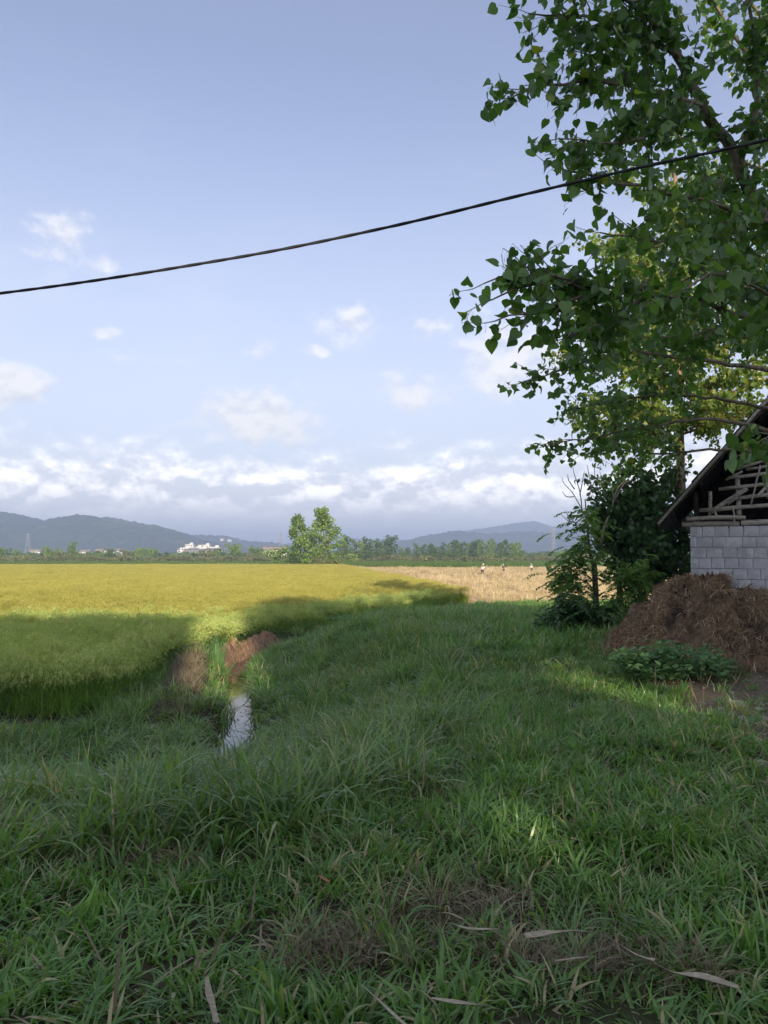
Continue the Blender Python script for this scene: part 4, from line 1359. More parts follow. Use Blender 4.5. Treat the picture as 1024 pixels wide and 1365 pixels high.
sx0, sx1 = 0.0, 5.4
wz0, wz1 = -0.25, ats(924, 702, 0).z
shed = thing('block_shed', tuple(SC), 'grey concrete block shed with an open wooden lath gable and steep roof', 'shed', None, SROT)
sb = np.array([0.0, 0.0, 0.0])
MB().box(((sx0 + sx1) / 2, 0.12, (wz0 + wz1 - .03) / 2), (sx1 - sx0 - .03, 0.20, wz1 - wz0 - .03)).build('mortar', M['mortar'], shed)
rs = np.random.default_rng(12)
blocks = []
for k_ in range(4):
    bm = bmesh.new()
    bmesh.ops.create_cube(bm, size=1.0)
    for v in bm.verts:
        v.co.x *= 1.0 + rs.uniform(-.008, .008)
        v.co.z *= 1.0 + rs.uniform(-.012, .012)
        v.co += Vector(rs.uniform(-.006, .006, 3))
    bmesh.ops.scale(bm, vec=(0.252, 0.1, 0.1935), verts=bm.verts)
    bmesh.ops.bevel(bm, geom=list(bm.edges), offset=0.008, segments=1, affect='EDGES', profile=.6)
    me = bpy.data.meshes.new('brick')
    bm.to_mesh(me)
    bm.free()
    me.materials.append(M['block'])
    blocks.append(me)
ch_ = 0.199
nr = int(round((wz1 - wz0) / ch_))
for r in range(nr):
    zc = wz1 - ch_ * (r + .5)
    xx = sx0 + (0 if r % 2 == 0 else -0.0)
    first = True
    while xx < sx1 - 0.05:
        wdt = 0.252 * rs.uniform(0.85, 1.12)
        if first and r % 2 == 1:
            wdt *= 0.5
        first = False
        wdt = min(wdt, sx1 - xx)
        gap_ = rs.uniform(.003, .010) if rs.uniform() < .84 else rs.uniform(.018, .036)
        o = link('brick', blocks[rs.integers(0, 4)], shed, (xx + wdt / 2 - sb[0], 0.050 + rs.uniform(-.005, .005), zc + rs.uniform(-.003, .003)))
        o.scale = ((wdt - gap_) / 0.252, 1, 1)
        o.rotation_euler = (0, rs.normal(0, .006), rs.normal(0, .008))
        xx += wdt
DEP = 5.0
roof_e = ats(878, 697, -.5)
tip2 = ats(1024, 531, -.5)
slope = (tip2.z - roof_e.z) / (tip2.x - roof_e.x)
rx = (sx0 + sx1) / 2
rz = roof_e.z + (rx - roof_e.x) * slope
# side and back walls
for xw in (sx0 + .1, sx1 - .1):
    MB().box((xw - sb[0], DEP / 2 + .11, (wz0 + wz1) / 2), (.2, DEP - .22, wz1 - wz0)).build('side_wall', M['block'], shed)
    ze = roof_e.z + (0.02 - roof_e.x) * slope - .02
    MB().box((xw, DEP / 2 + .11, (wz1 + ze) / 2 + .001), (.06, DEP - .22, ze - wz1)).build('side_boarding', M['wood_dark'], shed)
MB().box((rx, DEP + .1, (wz0 + wz1) / 2), (sx1 - sx0, .18, wz1 - wz0)).build('back_wall', M['block'], shed)
zb = roof_e.z + (0.0 - roof_e.x) * slope - .01
gv = np.array([(x, DEP + dy, z) for dy in (.05, .15) for x, z in ((sx0, wz1), (sx1, wz1), (sx1, zb), (rx, rz - .01), (sx0, zb))])
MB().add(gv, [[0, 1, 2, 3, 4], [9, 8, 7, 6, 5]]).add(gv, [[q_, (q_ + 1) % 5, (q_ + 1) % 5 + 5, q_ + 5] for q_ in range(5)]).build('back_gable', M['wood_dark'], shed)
# roof sheets, overlapping, and the weathered edge boards
ang = math.atan(slope)
L = (rx - roof_e.x) / math.cos(ang)
nrow, ncol = 5, 6
sheet = []
for k_ in range(3):
    mb = MB()
    nseg = 14
    lw, ll = (DEP + 1.0) / ncol * 1.06, L / nrow * 1.14
    uu = np.linspace(-.5, .5, nseg + 1) * lw
    wav = 0.016 * np.cos(np.arange(nseg + 1) * PI)
    for zz, fl in ((0.0, 0), (-.012, 1)):
        a_ = np.stack([np.full(nseg + 1, -ll / 2), uu, wav + zz + rs.normal(0, .002, nseg + 1)], -1)
        b_ = a_ + np.array([ll, 0, 0])
        k2 = np.arange(nseg)
        mb.add(np.vstack([a_, b_]), np.stack([k2, k2 + nseg + 1, k2 + nseg + 2, k2 + 1], -1)[:, ::(1 if not fl else -1)])
    sheet.append(mb.data('roof_sheet', M['sheet']))
for side in (1, -1):
    for r in range(nrow):
        for q in range(ncol):
            o = link('roof_sheet', sheet[rs.integers(0, 3)], shed)
            t_ = (r + .5) / nrow * L
            lx = -(rx - roof_e.x) + t_ * math.cos(ang)
            o.location = (rx + side * lx, -0.5 + (q + .5) * (DEP + 1.0) / ncol + rs.uniform(-.02, .02), roof_e.z + t_ * math.sin(ang) + .03 + rs.uniform(0, .008) + (q % 2) * .006)
            o.rotation_euler = (0, -(ang - .02) + rs.normal(0, .006), 0) if side > 0 else (0, -(ang - .02), PI)
    for (off, th, wd, zz) in ((-0.52, .025, .055, -.02), (-0.47, .025, .07, -.075)):
        mb = MB()
        mid = L / 2
        cxx = -(rx - roof_e.x) + mid * math.cos(ang)
        mb.box((rx + side * cxx, off, roof_e.z + mid * math.sin(ang) + zz), (L * 1.0, th, wd), Matrix.Rotation(-ang * side, 3, 'Y'))
        mb.build('bargeboard', M['wood'] if off < -.5 else M['wood_dark'], shed)
    for q in (0.35, 1.1, 1.9, 2.7, 3.4, 4.2):           # purlins
        if q < L:
            lx = -(rx - roof_e.x) + q * math.cos(ang)
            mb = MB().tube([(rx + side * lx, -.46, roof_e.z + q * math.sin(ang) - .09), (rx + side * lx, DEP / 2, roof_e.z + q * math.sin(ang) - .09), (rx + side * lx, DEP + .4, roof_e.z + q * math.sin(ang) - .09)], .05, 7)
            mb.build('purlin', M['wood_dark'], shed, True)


def lath(p0, p1, w, th, y=-.01, name='lath', round_=False):
    a, b = np.array(ats(p0[0], p0[1], y)), np.array(ats(p1[0], p1[1], y))
    if round_:
        q = resample([tuple(a), tuple((a + b) / 2 + np.array([0, 0, rs.normal(0, .01)])), tuple(b)], .15)
        o = MB().tube(q - sb, w / 2 * rs.uniform(.85, 1.15, len(q)), 8).build(name, M['wood'], shed, True)
        return o
    mb = MB()
    n = 6
    pts = np.linspace(a, b, n)
    d = unit(b - a)
    up_ = unit(np.cross(d, np.array([0, 1.0, 0])))
    V = []
    for i in range(n):
        ww = w * rs.uniform(.88, 1.12)
        j = up_ * rs.normal(0, .004)
        for (s1, s2) in ((-1, -1), (1, -1), (1, 1), (-1, 1)):
            V.append(pts[i] + j + up_ * s1 * ww / 2 + np.array([0, 1, 0]) * s2 * th / 2 - sb)
    F = []
    for i in range(n - 1):
        for k2 in range(4):
            F.append([i * 4 + k2, i * 4 + (k2 + 1) % 4, i * 4 + 4 + (k2 + 1) % 4, i * 4 + 4 + k2])
    F += [[3, 2, 1, 0], [n * 4 - 4, n * 4 - 3, n * 4 - 2, n * 4 - 1]]
    return mb.add(V, F).build(name, M['wood'], shed)


lath((909, 699), (986, 698), .115, .1, .06, 'wall_plate', True)
lath((988, 697), (1130, 690), .11, .1, .06, 'wall_plate', True)
lath((915, 692), (994, 690), .075, .06, -.02, 'wall_plate', True)
for a, b, w in [((932, 680), (1100, 668), .075), ((982, 664), (1100, 650), .065), ((958, 652), (1100, 638), .065), ((970, 637), (1100, 622), .06), ((995, 626), (1100, 608), .05), ((983, 625), (1100, 590), .05), ((1000, 607), (1100, 580), .05), ((968, 640), (990, 628), .04)]:
    lath(a, b, w, .025)
for a, b, w in [((947, 655), (946, 690), .06), ((984, 634), (985, 690), .08), ((1022, 600), (1024, 665), .055), ((1060, 560), (1062, 690), .08)]:
    lath(a, b, w, .05, .035, 'stud')
for a, b, w in [((948, 682), (996, 651), .075), ((970, 672), (984, 662), .045), ((1014, 620), (1001, 673), .03), ((1010, 662), (1030, 640), .06), ((978, 676), (979, 698), .03), ((953, 680), (956, 690), .04), ((1100, 560), (1060, 690), .06)]:
    lath(a, b, w, .025, -.04, 'brace')

# ------------------------------------------------------------------ dung heap
hx, hy = HEAP_C
na_, nr_ = 120, 44
A_, RR = np.meshgrid(np.linspace(0, 2 * PI, na_, endpoint=False), np.linspace(0, 1.08, nr_))


def heap_xyz(a, r):
    ca, sa = np.cos(a), np.sin(a)
    ex_ = np.where(ca < 0, 1.55, 2.3)
    ey_ = np.where(sa < 0, 2.55, 2.6)
    rim = 1 / np.sqrt((ca / ex_) ** 2 + (sa / ey_) ** 2)
    x = hx + ca * r * rim
    y = hy + sa * r * rim
    prof = np.where(r < 1, (1 - r ** 1.55) ** 0.95 if not np.isscalar(r) else 0, 0)
    zt = terrain(x, y)
    n = fbm(x * 2.1, y * 2.1, 15, 5, .6)
    n2 = fbm(x * 9, y * 9, 25, 3, .6)
    z = zt - .06 + (1.42 * prof) * (0.70 + .52 * n) + ((n2 - .5) * .30 + (fbm(x * 3.1, y * 3.1, 35, 3, .6) - .5) * .62) * np.clip(prof * 4, 0, 1)
    return np.stack([x, np.minimum(y, np.where((x > SC.x - .02), SC.y - .02 - (x - SC.x) * math.tan(-SROT), 99)), z], -1)


with np.errstate(all='ignore'):
    HV = heap_xyz(A_, np.minimum(RR, 1.0) * 1.0 + 0 * A_)
HV = np.nan_to_num(HV)
k1 = (np.arange(nr_ - 1)[:, None] * na_ + np.arange(na_)[None]).ravel()
k2 = (np.arange(nr_ - 1)[:, None] * na_ + (np.arange(na_)[None] + 1) % na_).ravel()
heap = MB().add(HV.reshape(-1, 3) - np.array([hx, hy, 0]), np.stack([k1, k2, k2 + na_, k1 + na_], -1)).build('dung_heap', M['dung'], None, False, (hx, hy, 0))
tag(heap, 'brown rotting straw and dung heap piled against the shed wall', 'dung heap')
rh = np.random.default_rng(44)
nf = 24000
aa, r_ = rh.uniform(PI * .85, 2.05 * PI, nf), np.sqrt(rh.uniform(0.0, 1.0, nf)) * .99
hp = np.nan_to_num(heap_xyz(aa, r_)) - np.array([hx, hy, 0])
kp = fbm(hp[:, 0] * 2.6, hp[:, 1] * 2.6, 19, 3) > .40
aa, hp, nf = aa[kp], hp[kp], int(kp.sum())
dirs = rh.normal(0, 1, (nf, 3)) * np.array([1, 1, .5]) + np.stack([np.cos(aa), np.sin(aa), np.full(nf, -.9)], -1) * .7
dirs /= np.linalg.norm(dirs, axis=1)[:, None]
Lf = rh.uniform(.05, .22, nf)
sd = np.cross(dirs, rh.normal(0, 1, (nf, 3)))
sd /= np.linalg.norm(sd, axis=1)[:, None]
wf = rh.uniform(.002, .005, nf)[:, None]
sag = np.array([0, 0, -.22])
outn = np.stack([np.cos(aa) * .5, np.sin(aa) * .5, np.full(nf, .8)], -1) * rh.uniform(.0, .09, nf)[:, None]
p0 = hp + outn * .3
p1 = hp + outn + dirs * Lf[:, None] * .5
p2 = hp + dirs * Lf[:, None] + sag * (Lf[:, None] * .6)
V = np.stack([p0 - sd * wf, p0 + sd * wf, p1 - sd * wf, p1 + sd * wf, p2 - sd * wf * .4, p2 + sd * wf * .4], 1)
F = np.array([[0, 1, 3, 2], [2, 3, 5, 4]])[None] + (np.arange(nf) * 6)[:, None, None]
mb = MB()
mb.add(V.reshape(-1, 3), F.reshape(-1, 4), 0, np.repeat(rh.uniform(0, .99, nf), 6))
# longer pale wisps that hang down the right flank
for i in range(60):
    a0 = rh.uniform(1.55 * PI, 1.95 * PI)
    r1 = rh.uniform(.25, .5)
    q = np.array([np.nan_to_num(heap_xyz(np.array(a0 + rh.normal(0, .03)), np.array(min(.98, r1 + s * rh.uniform(.04, .09))))) for s in range(5)]) - np.array([hx, hy, -.03])
    mb.tube(q, .005, 3, 0, rh.uniform(.7, 1.0), False)
tag(mb.build('loose_straw', M['fibre'], heap), kind='stuff')

a_ = rh.uniform(PI * .95, 1.95 * PI, 260)
r_ = rh.uniform(.93, 1.16, 260)
q_ = np.stack([hx + np.cos(a_) * np.where(np.cos(a_) < 0, 1.55, 2.3) * r_, hy + np.sin(a_) * 2.55 * r_], -1)
P_litter = [blade_clump(16, 0.24, 0.007, 0.14, 1.3, 0.3, rh, 3, tlo=.1, thi=.98).data('litter_tuft', M['fibre']) for i in range(3)]
tag(scatter('heap_litter', np.stack([q_[:, 0], q_[:, 1], terrain(q_[:, 0], q_[:, 1]) + .01], -1), P_litter, rh, .6, 1.3, .15), 'loose brown straw strewn round the foot of the heap', kind='stuff')

# ------------------------------------------------------------------ overhead cable
def cable_px(x):
    return np.interp(x, [-400, 0, 300, 512, 700, 850, 1024, 1400], [432, 391, 346, 303, 258, 225, 186, 88])


cp = [at(px, py, dd) for px, py, dd in ((-900, 440, 7.8), (-400, 433, 7.0), (0, 391, 6.3), (300, 346, 5.9), (512, 304, 5.7), (700, 259, 5.5), (850, 224, 5.4), (1024, 186, 5.2), (1400, 95, 4.9), (1900, -40, 4.5))]
cc = resample(cp, 0.02)
s = np.cumsum(np.r_[0, np.linalg.norm(np.diff(cc, axis=0), axis=1)])
cable = link('overhead_cable', None, None, tuple(cc[len(cc) // 2]))
tag(cable, 'black twisted pair cable strung across the sky', 'cable')
for k_ in range(2):
    ph = s / 0.42 * 2 * PI + k_ * PI
    off = np.stack([0 * ph, np.cos(ph), np.sin(ph)], -1) * 0.0026
    MB().tube(cc + off - cc[len(cc) // 2], 0.0098, 8).build('strand', M['cable'], cable, True)
for e, lab in ((cc[0], 'grey cement pole carrying the cable at its left end'), (cc[-1], 'grey cement pole carrying the cable at its right end')):
    z0 = float(terrain(e[0], e[1]))
    po = thing('utility_pole', (e[0], e[1] + .13, z0), lab, 'pole', 'poles of the cable')
    MB().tube([(0, 0, -.3), (0, 0, (e[2] - z0) * .5), (0, 0, e[2] - z0 + .6)], [.13, .11, .09], 12).build('shaft', M['cement'], po, True)
    MB().box((0, -.11, e[2] - z0), (.05, .09, .05)).build('bracket', M['steel'], po)

# ------------------------------------------------------------------ stones, dry stalks, leaf
stone_me = []
for k_ in range(5):
    bm = bmesh.new()
    bmesh.ops.create_icosphere(bm, subdivisions=2, radius=.5)
    for v in bm.verts:
        q = v.co
        v.co *= 1 + .35 * (float(vnoise(q.x * 2 + k_ * 9, q.y * 2 + q.z * 3, k_)) - .5) + .2 * (float(vnoise(q.x * 5 + k_ * 9, q.y * 5 - q.z * 4, k_ + 5)) - .5)
    me = bpy.data.meshes.new('stone')
    bm.to_mesh(me)
    bm.free()
    me.materials.append(M['stone'])
    stone_me.append(me)


def gpt(px, py):
    """where the ray through a pixel meets the ground"""
    q = pix_dir(px, py)
    lo = 0.5
    for i in range(400):
        d = 0.5 + i * .05
        z = CAM_H + q.z / q.y * d
        if z < float(terrain(q.x / q.y * d, d)):
            break
    return Vector((q.x / q.y * d, d, float(terrain(q.x / q.y * d, d))))


for px, py, (a, b, c_), lab in [
    (985, 941, (.24, .15, .07), 'flat buff stone at the foot of the dung heap'),
    (1016, 1028, (.13, .11, .10), 'rounded grey stone at the picture edge in the grass'),
    (1012, 948, (.10, .08, .05), 'small tan stone right of the flat buff stone'),
    (961, 946, (.09, .07, .04), 'small grey stone left of the flat buff stone'),
    (990, 960, (.12, .08, .05), 'low pale stone just below the flat buff stone'),
    (1018, 962, (.11, .09, .06), 'pale stone at the picture edge below the heap'),
    (976, 925, (.07, .05, .03), 'tiny white stone in the shade of the heap'),
    (1006, 988, (.14, .09, .04), 'flat half buried stone in the bare soil'),
    (938, 940, (.06, .05, .03), 'little dark stone where bare soil meets grass')]:
    g_ = gpt(px, py)
    o = link('stone', stone_me[rs.integers(0, 5)], None, (g_.x, g_.y, g_.z + c_ * .25))
    o.scale = (a, b, c_)
    o.rotation_euler = (rs.normal(0, .1), rs.normal(0, .1), rs.uniform(0, 6))
    tag(o, lab, 'stone', 'stones on the bare soil by the heap')
pm = MB()
for i in range(170):
    x, y = rs.uniform(3.0, 5.6), rs.uniform(6.3, 10.8)
    r = rs.uniform(.01, .03)
    v = np.array([(1, 0, 0), (0, 1, 0), (-1, 0, 0), (0, -1, 0), (.1, .1, .7), (0, 0, -.6)]) * r * rs.uniform(.7, 1.3, (6, 1)) + np.array([x, y, float(terrain(x, y)) + .006])
    pm.add(v, [[0, 1, 4], [1, 2, 4], [2, 3, 4], [3, 0, 4], [1, 0, 5], [2, 1, 5], [3, 2, 5], [0, 3, 5]])
tag(pm.build('pebbles', M['stone']), 'pebbles and crumbs strewn over bare soil', kind='stuff')


def ribbon(name, pix, w, label, cat, mat=None, lift=.145, group=None, fold=.3):
    pts = []
    for (px, py) in pix:
        g_ = gpt(px, py)
        # the object lies on the grass a little above the soil
        q = pix_dir(px, py)
        d = g_.y * (CAM_H - g_.z - lift) / (CAM_H - g_.z)
        pts.append((q.x / q.y * d, d, g_.z + lift + rs.normal(0, .006)))
    c_ = resample(pts, .03)
    n = len(c_)
    tdir = np.gradient(c_, axis=0)
    tdir /= np.linalg.norm(tdir, axis=1)[:, None]
    sd = np.cross(tdir, np.array([0, 0, 1.0]))
    sd /= np.linalg.norm(sd, axis=1)[:, None]
    s_ = np.linspace(0, 1, n)
    ws = np.interp(s_, np.linspace(0, 1, len(w)), w)
    tw = np.sin(s_ * 5 + rs.uniform(0, 6)) * .5
    up_ = np.cross(sd, tdir)
    sdir = sd * np.cos(tw)[:, None] + up_ * np.sin(tw)[:, None]
    nd = np.cross(sdir, tdir)
    rows = []
    for kx in (-1, -.4, .0, .4, 1):
        rows.append(c_ + sdir * (kx * ws / 2)[:, None] + nd * (abs(kx) * ws * fold * .5)[:, None])
    V = np.stack(rows, 1)
    V2 = V - nd[:, None, :] * .002
    i_ = (np.arange(n - 1)[:, None] * 5 + np.arange(4)[None]).ravel()
    F = np.stack([i_, i_ + 1, i_ + 6, i_ + 5], -1)
    o = MB().add(V.reshape(-1, 3), F).add(V2.reshape(-1, 3), F[:, ::-1]).build(name, mat or M['dryleaf'], smooth=True)
    return tag(o, label, cat, group)


G_ = 'dry stalks dropped on the grass'
ribbon('dry_stalk', [(700, 1247), (735, 1244), (770, 1246), (800, 1252), (822, 1264), (850, 1276), (872, 1282)], [.022, .026, .008, .007, .012, .03, .026], 'long pale dry maize leaf arching over the bare patch', 'dry leaf', group=G_)
ribbon('dry_stalk', [(868, 1290), (900, 1303), (940, 1312), (985, 1322)], [.008, .02, .026, .016], 'thick dry maize stalk lying at lower right of the grass', 'dry stalk', group=G_)
ribbon('dry_stalk', [(596, 1231), (625, 1240), (665, 1242)], [.006, .010, .006], 'short thin straw on the brown bare patch', 'dry stalk', group=G_)
ribbon('dry_stalk', [(575, 1333), (605, 1336), (652, 1341)], [.008, .016, .008], 'flat pale straw below the brown bare patch', 'dry stalk', group=G_)
ribbon('dry_stalk', [(482, 1318), (515, 1345), (548, 1372)], [.006, .010, .008], 'slanting straw at the bottom centre of the grass', 'dry stalk', group=G_)
ribbon('dry_stalk', [(740, 1283), (790, 1281), (845, 1284)], [.006, .008, .005], 'thin straight straw beneath the long maize leaf', 'dry stalk', group=G_)
ribbon('dry_leaf_blade', [(276, 1306), (279, 1330), (288, 1370)], [.012, .026, .022], 'pale dry leaf blade standing at the bottom left in the grass', 'dry leaf', lift=.15)
g_ = gpt(440, 1197)
o = MB().add(LEAF_V * np.array([.055, .06, .05]), LEAF_F).build('fallen_leaf', M['redleaf'], None, False, (g_.x, g_.y - .20, g_.z + .14))
o.rotation_euler = (.45, .35, 1.2)
tag(o, 'small reddish fallen leaf caught in the green grass', 'leaf')

# ------------------------------------------------------------------ far things: trees, houses, pylons, people


def far_crown(kind, rng, n=420):
    """leaf clumps spread through a crown of height 1 (unit tree)"""
    P = []
    if kind == 'column':
        lob = [(rng.normal(0, .07), rng.normal(0, .07), z, .09 + .13 * math.sin(min(1, (1.06 - z) * 1.5) * PI * .5), .09) for z in np.linspace(.16, .95, 14)]
    elif kind == 'pair':
        lob = [(rng.normal(0, .26) * (1.08 - z), rng.normal(0, .26) * (1.08 - z), z, .045 + .10 * (1.03 - z) ** .7, .085) for z in np.linspace(.10, .95, 40)]
    elif kind == 'round':
        lob = [(rng.normal(0, .24), rng.normal(0, .24), rng.uniform(.35, .82), .19, .15) for i in range(13)]
    else:
        lob = [(rng.normal(0, .42), rng.normal(0, .25), rng.uniform(.2, .75), .26, .2) for i in range(12)]
    for i in range(n):
        l_ = lob[rng.integers(0, len(lob))]
        u = rng.normal(0, 1, 3)
        u = u / np.linalg.norm(u) * rng.uniform(.35, 1.0) ** .5
        P.append((l_[0] + u[0] * l_[3], l_[1] + u[1] * l_[3], max(.03, l_[2] + u[2] * l_[4])))
    return np.array(P)


def far_tree_meshes(kind, rng, mat, n, leaf):
    P = far_crown(kind, rng, n)
    fr = frames(rng.normal(0, 1, (n, 3)) + np.array([0, 0, -.3]), rng)
    mb = MB()
    leaf_mesh(mb, P, fr, rng.uniform(.6, 1.3, n) * leaf, rng.uniform(0, 1, n), OVAL_V * np.array([1.6, 1, 1]), OVAL_F)
    crown = mb.data('crown', mat)
    tm = MB()
    top = .8 if kind in ('column', 'pair') else .6
    tm.tube([(0, 0, -.03), (.01, 0, top * .5), (0, .01, top)], [.022, .014, .004], 6)
    for i in range(5):
        z = rng.uniform(.2, top)
        a = rng.uniform(0, 6.28)
        tm.tube([(0, 0, z), (math.cos(a) * .08, math.sin(a) * .08, z + .08), (math.cos(a) * .14, math.sin(a) * .14, z + .18)], [.008, .005, .002], 4)
    return crown, tm.data('trunk', M['bark_dark'])


ry = np.random.default_rng(77)
PROTO = {}
for kd, mt, nn, lf in (('column', 'fartree', 620, .055), ('round', 'fartree', 520, .085), ('bush', 'scrub', 380, .13), ('column_pale', 'fartree2', 620, .055), ('round_pale', 'fartree2', 520, .085)):
    PROTO[kd] = [far_tree_meshes(kd.replace('_pale', ''), ry, M[mt], nn, lf) for i in range(3)]


def far_tree(name, kd, x, y, h, label, group, wscale=1.0, z=None):
    cr, tk_ = PROTO[kd][ry.integers(0, 3)]
    o = thing(name, (x, y, FLD if z is None else z), label, 'tree', group, ry.uniform(0, 6.28))
    o.scale = (h * wscale, h * wscale, h)
    link('trunk', tk_, o)
    link('crown', cr, o)
    return o


ORD = ['first', 'second', 'third', 'fourth', 'fifth', 'sixth', 'seventh', 'eighth', 'ninth', 'tenth', 'eleventh', 'twelfth', 'thirteenth', 'fourteenth', 'fifteenth', 'sixteenth', 'seventeenth', 'eighteenth', 'nineteenth', 'twentieth',
       'twenty-first', 'twenty-second', 'twenty-third', 'twenty-fourth', 'twenty-fifth', 'twenty-sixth', 'twenty-seventh', 'twenty-eighth', 'twenty-ninth', 'thirtieth']

# the two bright trees in mid-field
for (px, top, d, wsc, lab, kd, sd_) in ((431, 677, 172, .74, 'taller of the two bright green trees alone in mid field', 'pair', 1), (399, 686, 176, .62, 'shorter left one of the two bright green trees in mid field', 'pair', 2)):
    b = at(px, 757, d)
    r_p = np.random.default_rng(100 + sd_)
    cr, tk_ = far_tree_meshes('pair', r_p, M['fartree2'], 3200, .038)
    h = at(px, top, d).z - FLD
    o = thing('field_tree', (b.x, d, FLD), lab, 'tree', 'bright trees in mid field')
    o.scale = (h * wsc * 1.42, h * wsc * 1.42, h)
    link('trunk', tk_, o)
    link('crown', cr, o)
for (px, top, d, lab, kd, w_) in ((388, 735, 170, 'dark grey green bush at the foot of the shorter bright tree', 'round', 1.1), (420, 742, 166, 'olive bush at the foot of the taller bright tree', 'bush', .9), (370, 728, 180, 'pale bushy tree just left of the two bright trees', 'round_pale', 1.0), (444, 742, 170, 'low olive bush right of the taller bright tree', 'bush', .9)):
    b = at(px, 757, d)
    h = at(px, top, d).z - FLD
    far_tree('field_bush', kd, b.x, d, h, lab, 'bushes round the bright trees', w_)

# treeline on the left, under the hill
k_ = 0
lefts = []
for px in np.arange(-40, 372, 12.5):
    lefts.append((px + ry.uniform(-4, 4), ry.choice(['round', 'round_pale', 'column', 'bush', 'round', 'column_pale']), ry.uniform(728, 738), ry.uniform(310, 400)))
lefts += [(98, 'column_pale', 722, 300), (62, 'round_pale', 726, 310), (312, 'round_pale', 723, 300), (340, 'round_pale', 727, 310)]
lefts.sort()
looks = {'round': 'rounded dark green tree', 'round_pale': 'rounded pale green tree', 'column': 'slim dark green tree', 'column_pale': 'slim pale green tree', 'bush': 'low olive bush'}
seen = [q for q in lefts if q[0] > -4]
for q in lefts:
    px, kd, top, d = q
    b = at(px, 750, d)
    h = max(3.5, at(px, top, d).z - FLD)
    if q in seen:
        lab = '%s, %s from the left in the line below the left hill' % (looks[kd], ORD[seen.index(q)] if seen.index(q) < 30 else ORD[len(seen) - 1 - seen.index(q)] + ' from its right end and not')
        if seen.index(q) >= 30:
            lab = '%s, %s from the right end of the line below the left hill' % (looks[kd], ORD[len(seen) - 1 - seen.index(q)])
    else:
        lab = '%s beyond the left end of the treeline' % looks[kd]
    far_tree('treeline_tree', kd, b.x, d, h, lab, 'trees in the line below the left hill', ry.uniform(.85, 1.25) if 'round' in kd else ry.uniform(.9, 1.3))
# plantation in the middle
mids = []
for px in list(np.arange(456, 530, 7.5)) + list(np.arange(536, 596, 9.0)) + list(np.arange(598, 692, 6.6)):
    tall = 716 if px < 530 else (725 if px < 592 else 720)
    mids.append((px + ry.uniform(-2, 2), 'column' if ry.uniform() < .75 else 'column_pale', tall + ry.uniform(-2, 7), ry.uniform(300, 340)))
mids.sort()
for i, (px, kd, top, d) in enumerate(mids):
    b = at(px, 748, d)
    h = at(px, top, d).z - FLD
    lab = '%s, %s from the left in the row behind the harvesters' % (looks[kd], ORD[i]) if i < 30 else '%s, %s from the right in the row behind the harvesters' % (looks[kd], ORD[len(mids) - 1 - i])
    far_tree('plantation_tree', kd, b.x, d, h, lab, 'trees in the row behind the harvesters', ry.uniform(.9, 1.3))
rts = []
for px in np.arange(698, 900, 10):
    rts.append((px + ry.uniform(-3, 3), ry.choice(['round', 'round_pale', 'bush']), ry.uniform(732, 739), ry.uniform(330, 400)))
for i, (px, kd, top, d) in enumerate(rts):
    b = at(px, 748, d)
    far_tree('treeline_tree', kd, b.x, d, max(4, at(px, top, d).z - FLD), '%s, %s from the left in the hazy line at right' % (looks[kd], ORD[i]), 'trees in the hazy line on the right', ry.uniform(.9, 1.3))
# undergrowth along the far field edges
P_scr = [PROTO['bush'][i][0] for i in range(3)]
n = 420
px = ry.uniform(-80, 1000, n)
dd = ry.uniform(285, 345, n)
x_ = (px - 512) / FPX * dd
tag(scatter('far_scrub', np.stack([x_, dd, np.full(n, FLD - .2)], -1), P_scr, ry, 1.6, 3.4, .05, np.full(n, 1.5)), 'low scrub along the far edge of the fields', kind='stuff')
n = 500
dd = ry.uniform(420, 900, n)
x_ = (ry.uniform(-100, 1100, n) - 512) / FPX * dd
tag(scatter('far_woodland', np.stack([x_, dd, np.full(n, FLD - .2)], -1), [PROTO['round'][0][0], PROTO['round'][1][0], PROTO['bush'][2][0]], ry, 3.5, 6.5, .05, np.full(n, 1.6)), 'hazy woodland on the plain before the hills', kind='stuff')


def house_meshes(w, d, h, fl, flat):
    wall = MB().box((0, 0, h / 2), (w, d, h)).data('wall', M['plaster'])
    rb = MB()
    if flat:
        rb.box((0, 0, h + .15), (w + .5, d + .5, .3)).box((w * .25, 0, h + 1.2), (w * .35, d * .5, 1.8))
    else:
        e = .5
        v = [(-w / 2 - e, -d / 2 - e, h + .02), (w / 2 + e, -d / 2 - e, h + .02), (w / 2 + e, d / 2 + e, h + .02), (-w / 2 - e, d / 2 + e, h + .02), (-w / 2 - e, 0, h + d * .32), (w / 2 + e, 0, h + d * .32)]
        rb.add(v, [[0, 1, 5, 4], [2, 3, 4, 5], [3, 2, 1, 0]]).add(v, [[0, 4, 3], [1, 2, 5]])
    roof = rb.data('roof', M['plaster'] if flat else M['tile'])
    win = MB().box((0, 0, 0), (1.4, .08, 1.4)).data('window', M['glass'])
    frm = MB()
    for c_, s_ in (((0, -.03, .76), (1.64, .12, .12)), ((0, -.03, -.76), (1.64, .12, .12)), ((.76, -.03, 0), (.12, .12, 1.4)), ((-.76, -.03, 0), (.12, .12, 1.4)), ((0, -.03, 0), (.07, .1, 1.4))):
        frm.box(c_, s_)
    frame = frm.data('frame', M['wood'])
    return wall, roof, win, frame, w, d, h, fl


HP = [house_meshes(11, 9, 9.5, 3, True), house_meshes(10, 8, 6.4, 2, False), house_meshes(14, 8, 6.2, 2, False), house_meshes(9, 9, 12.5, 4, True)]


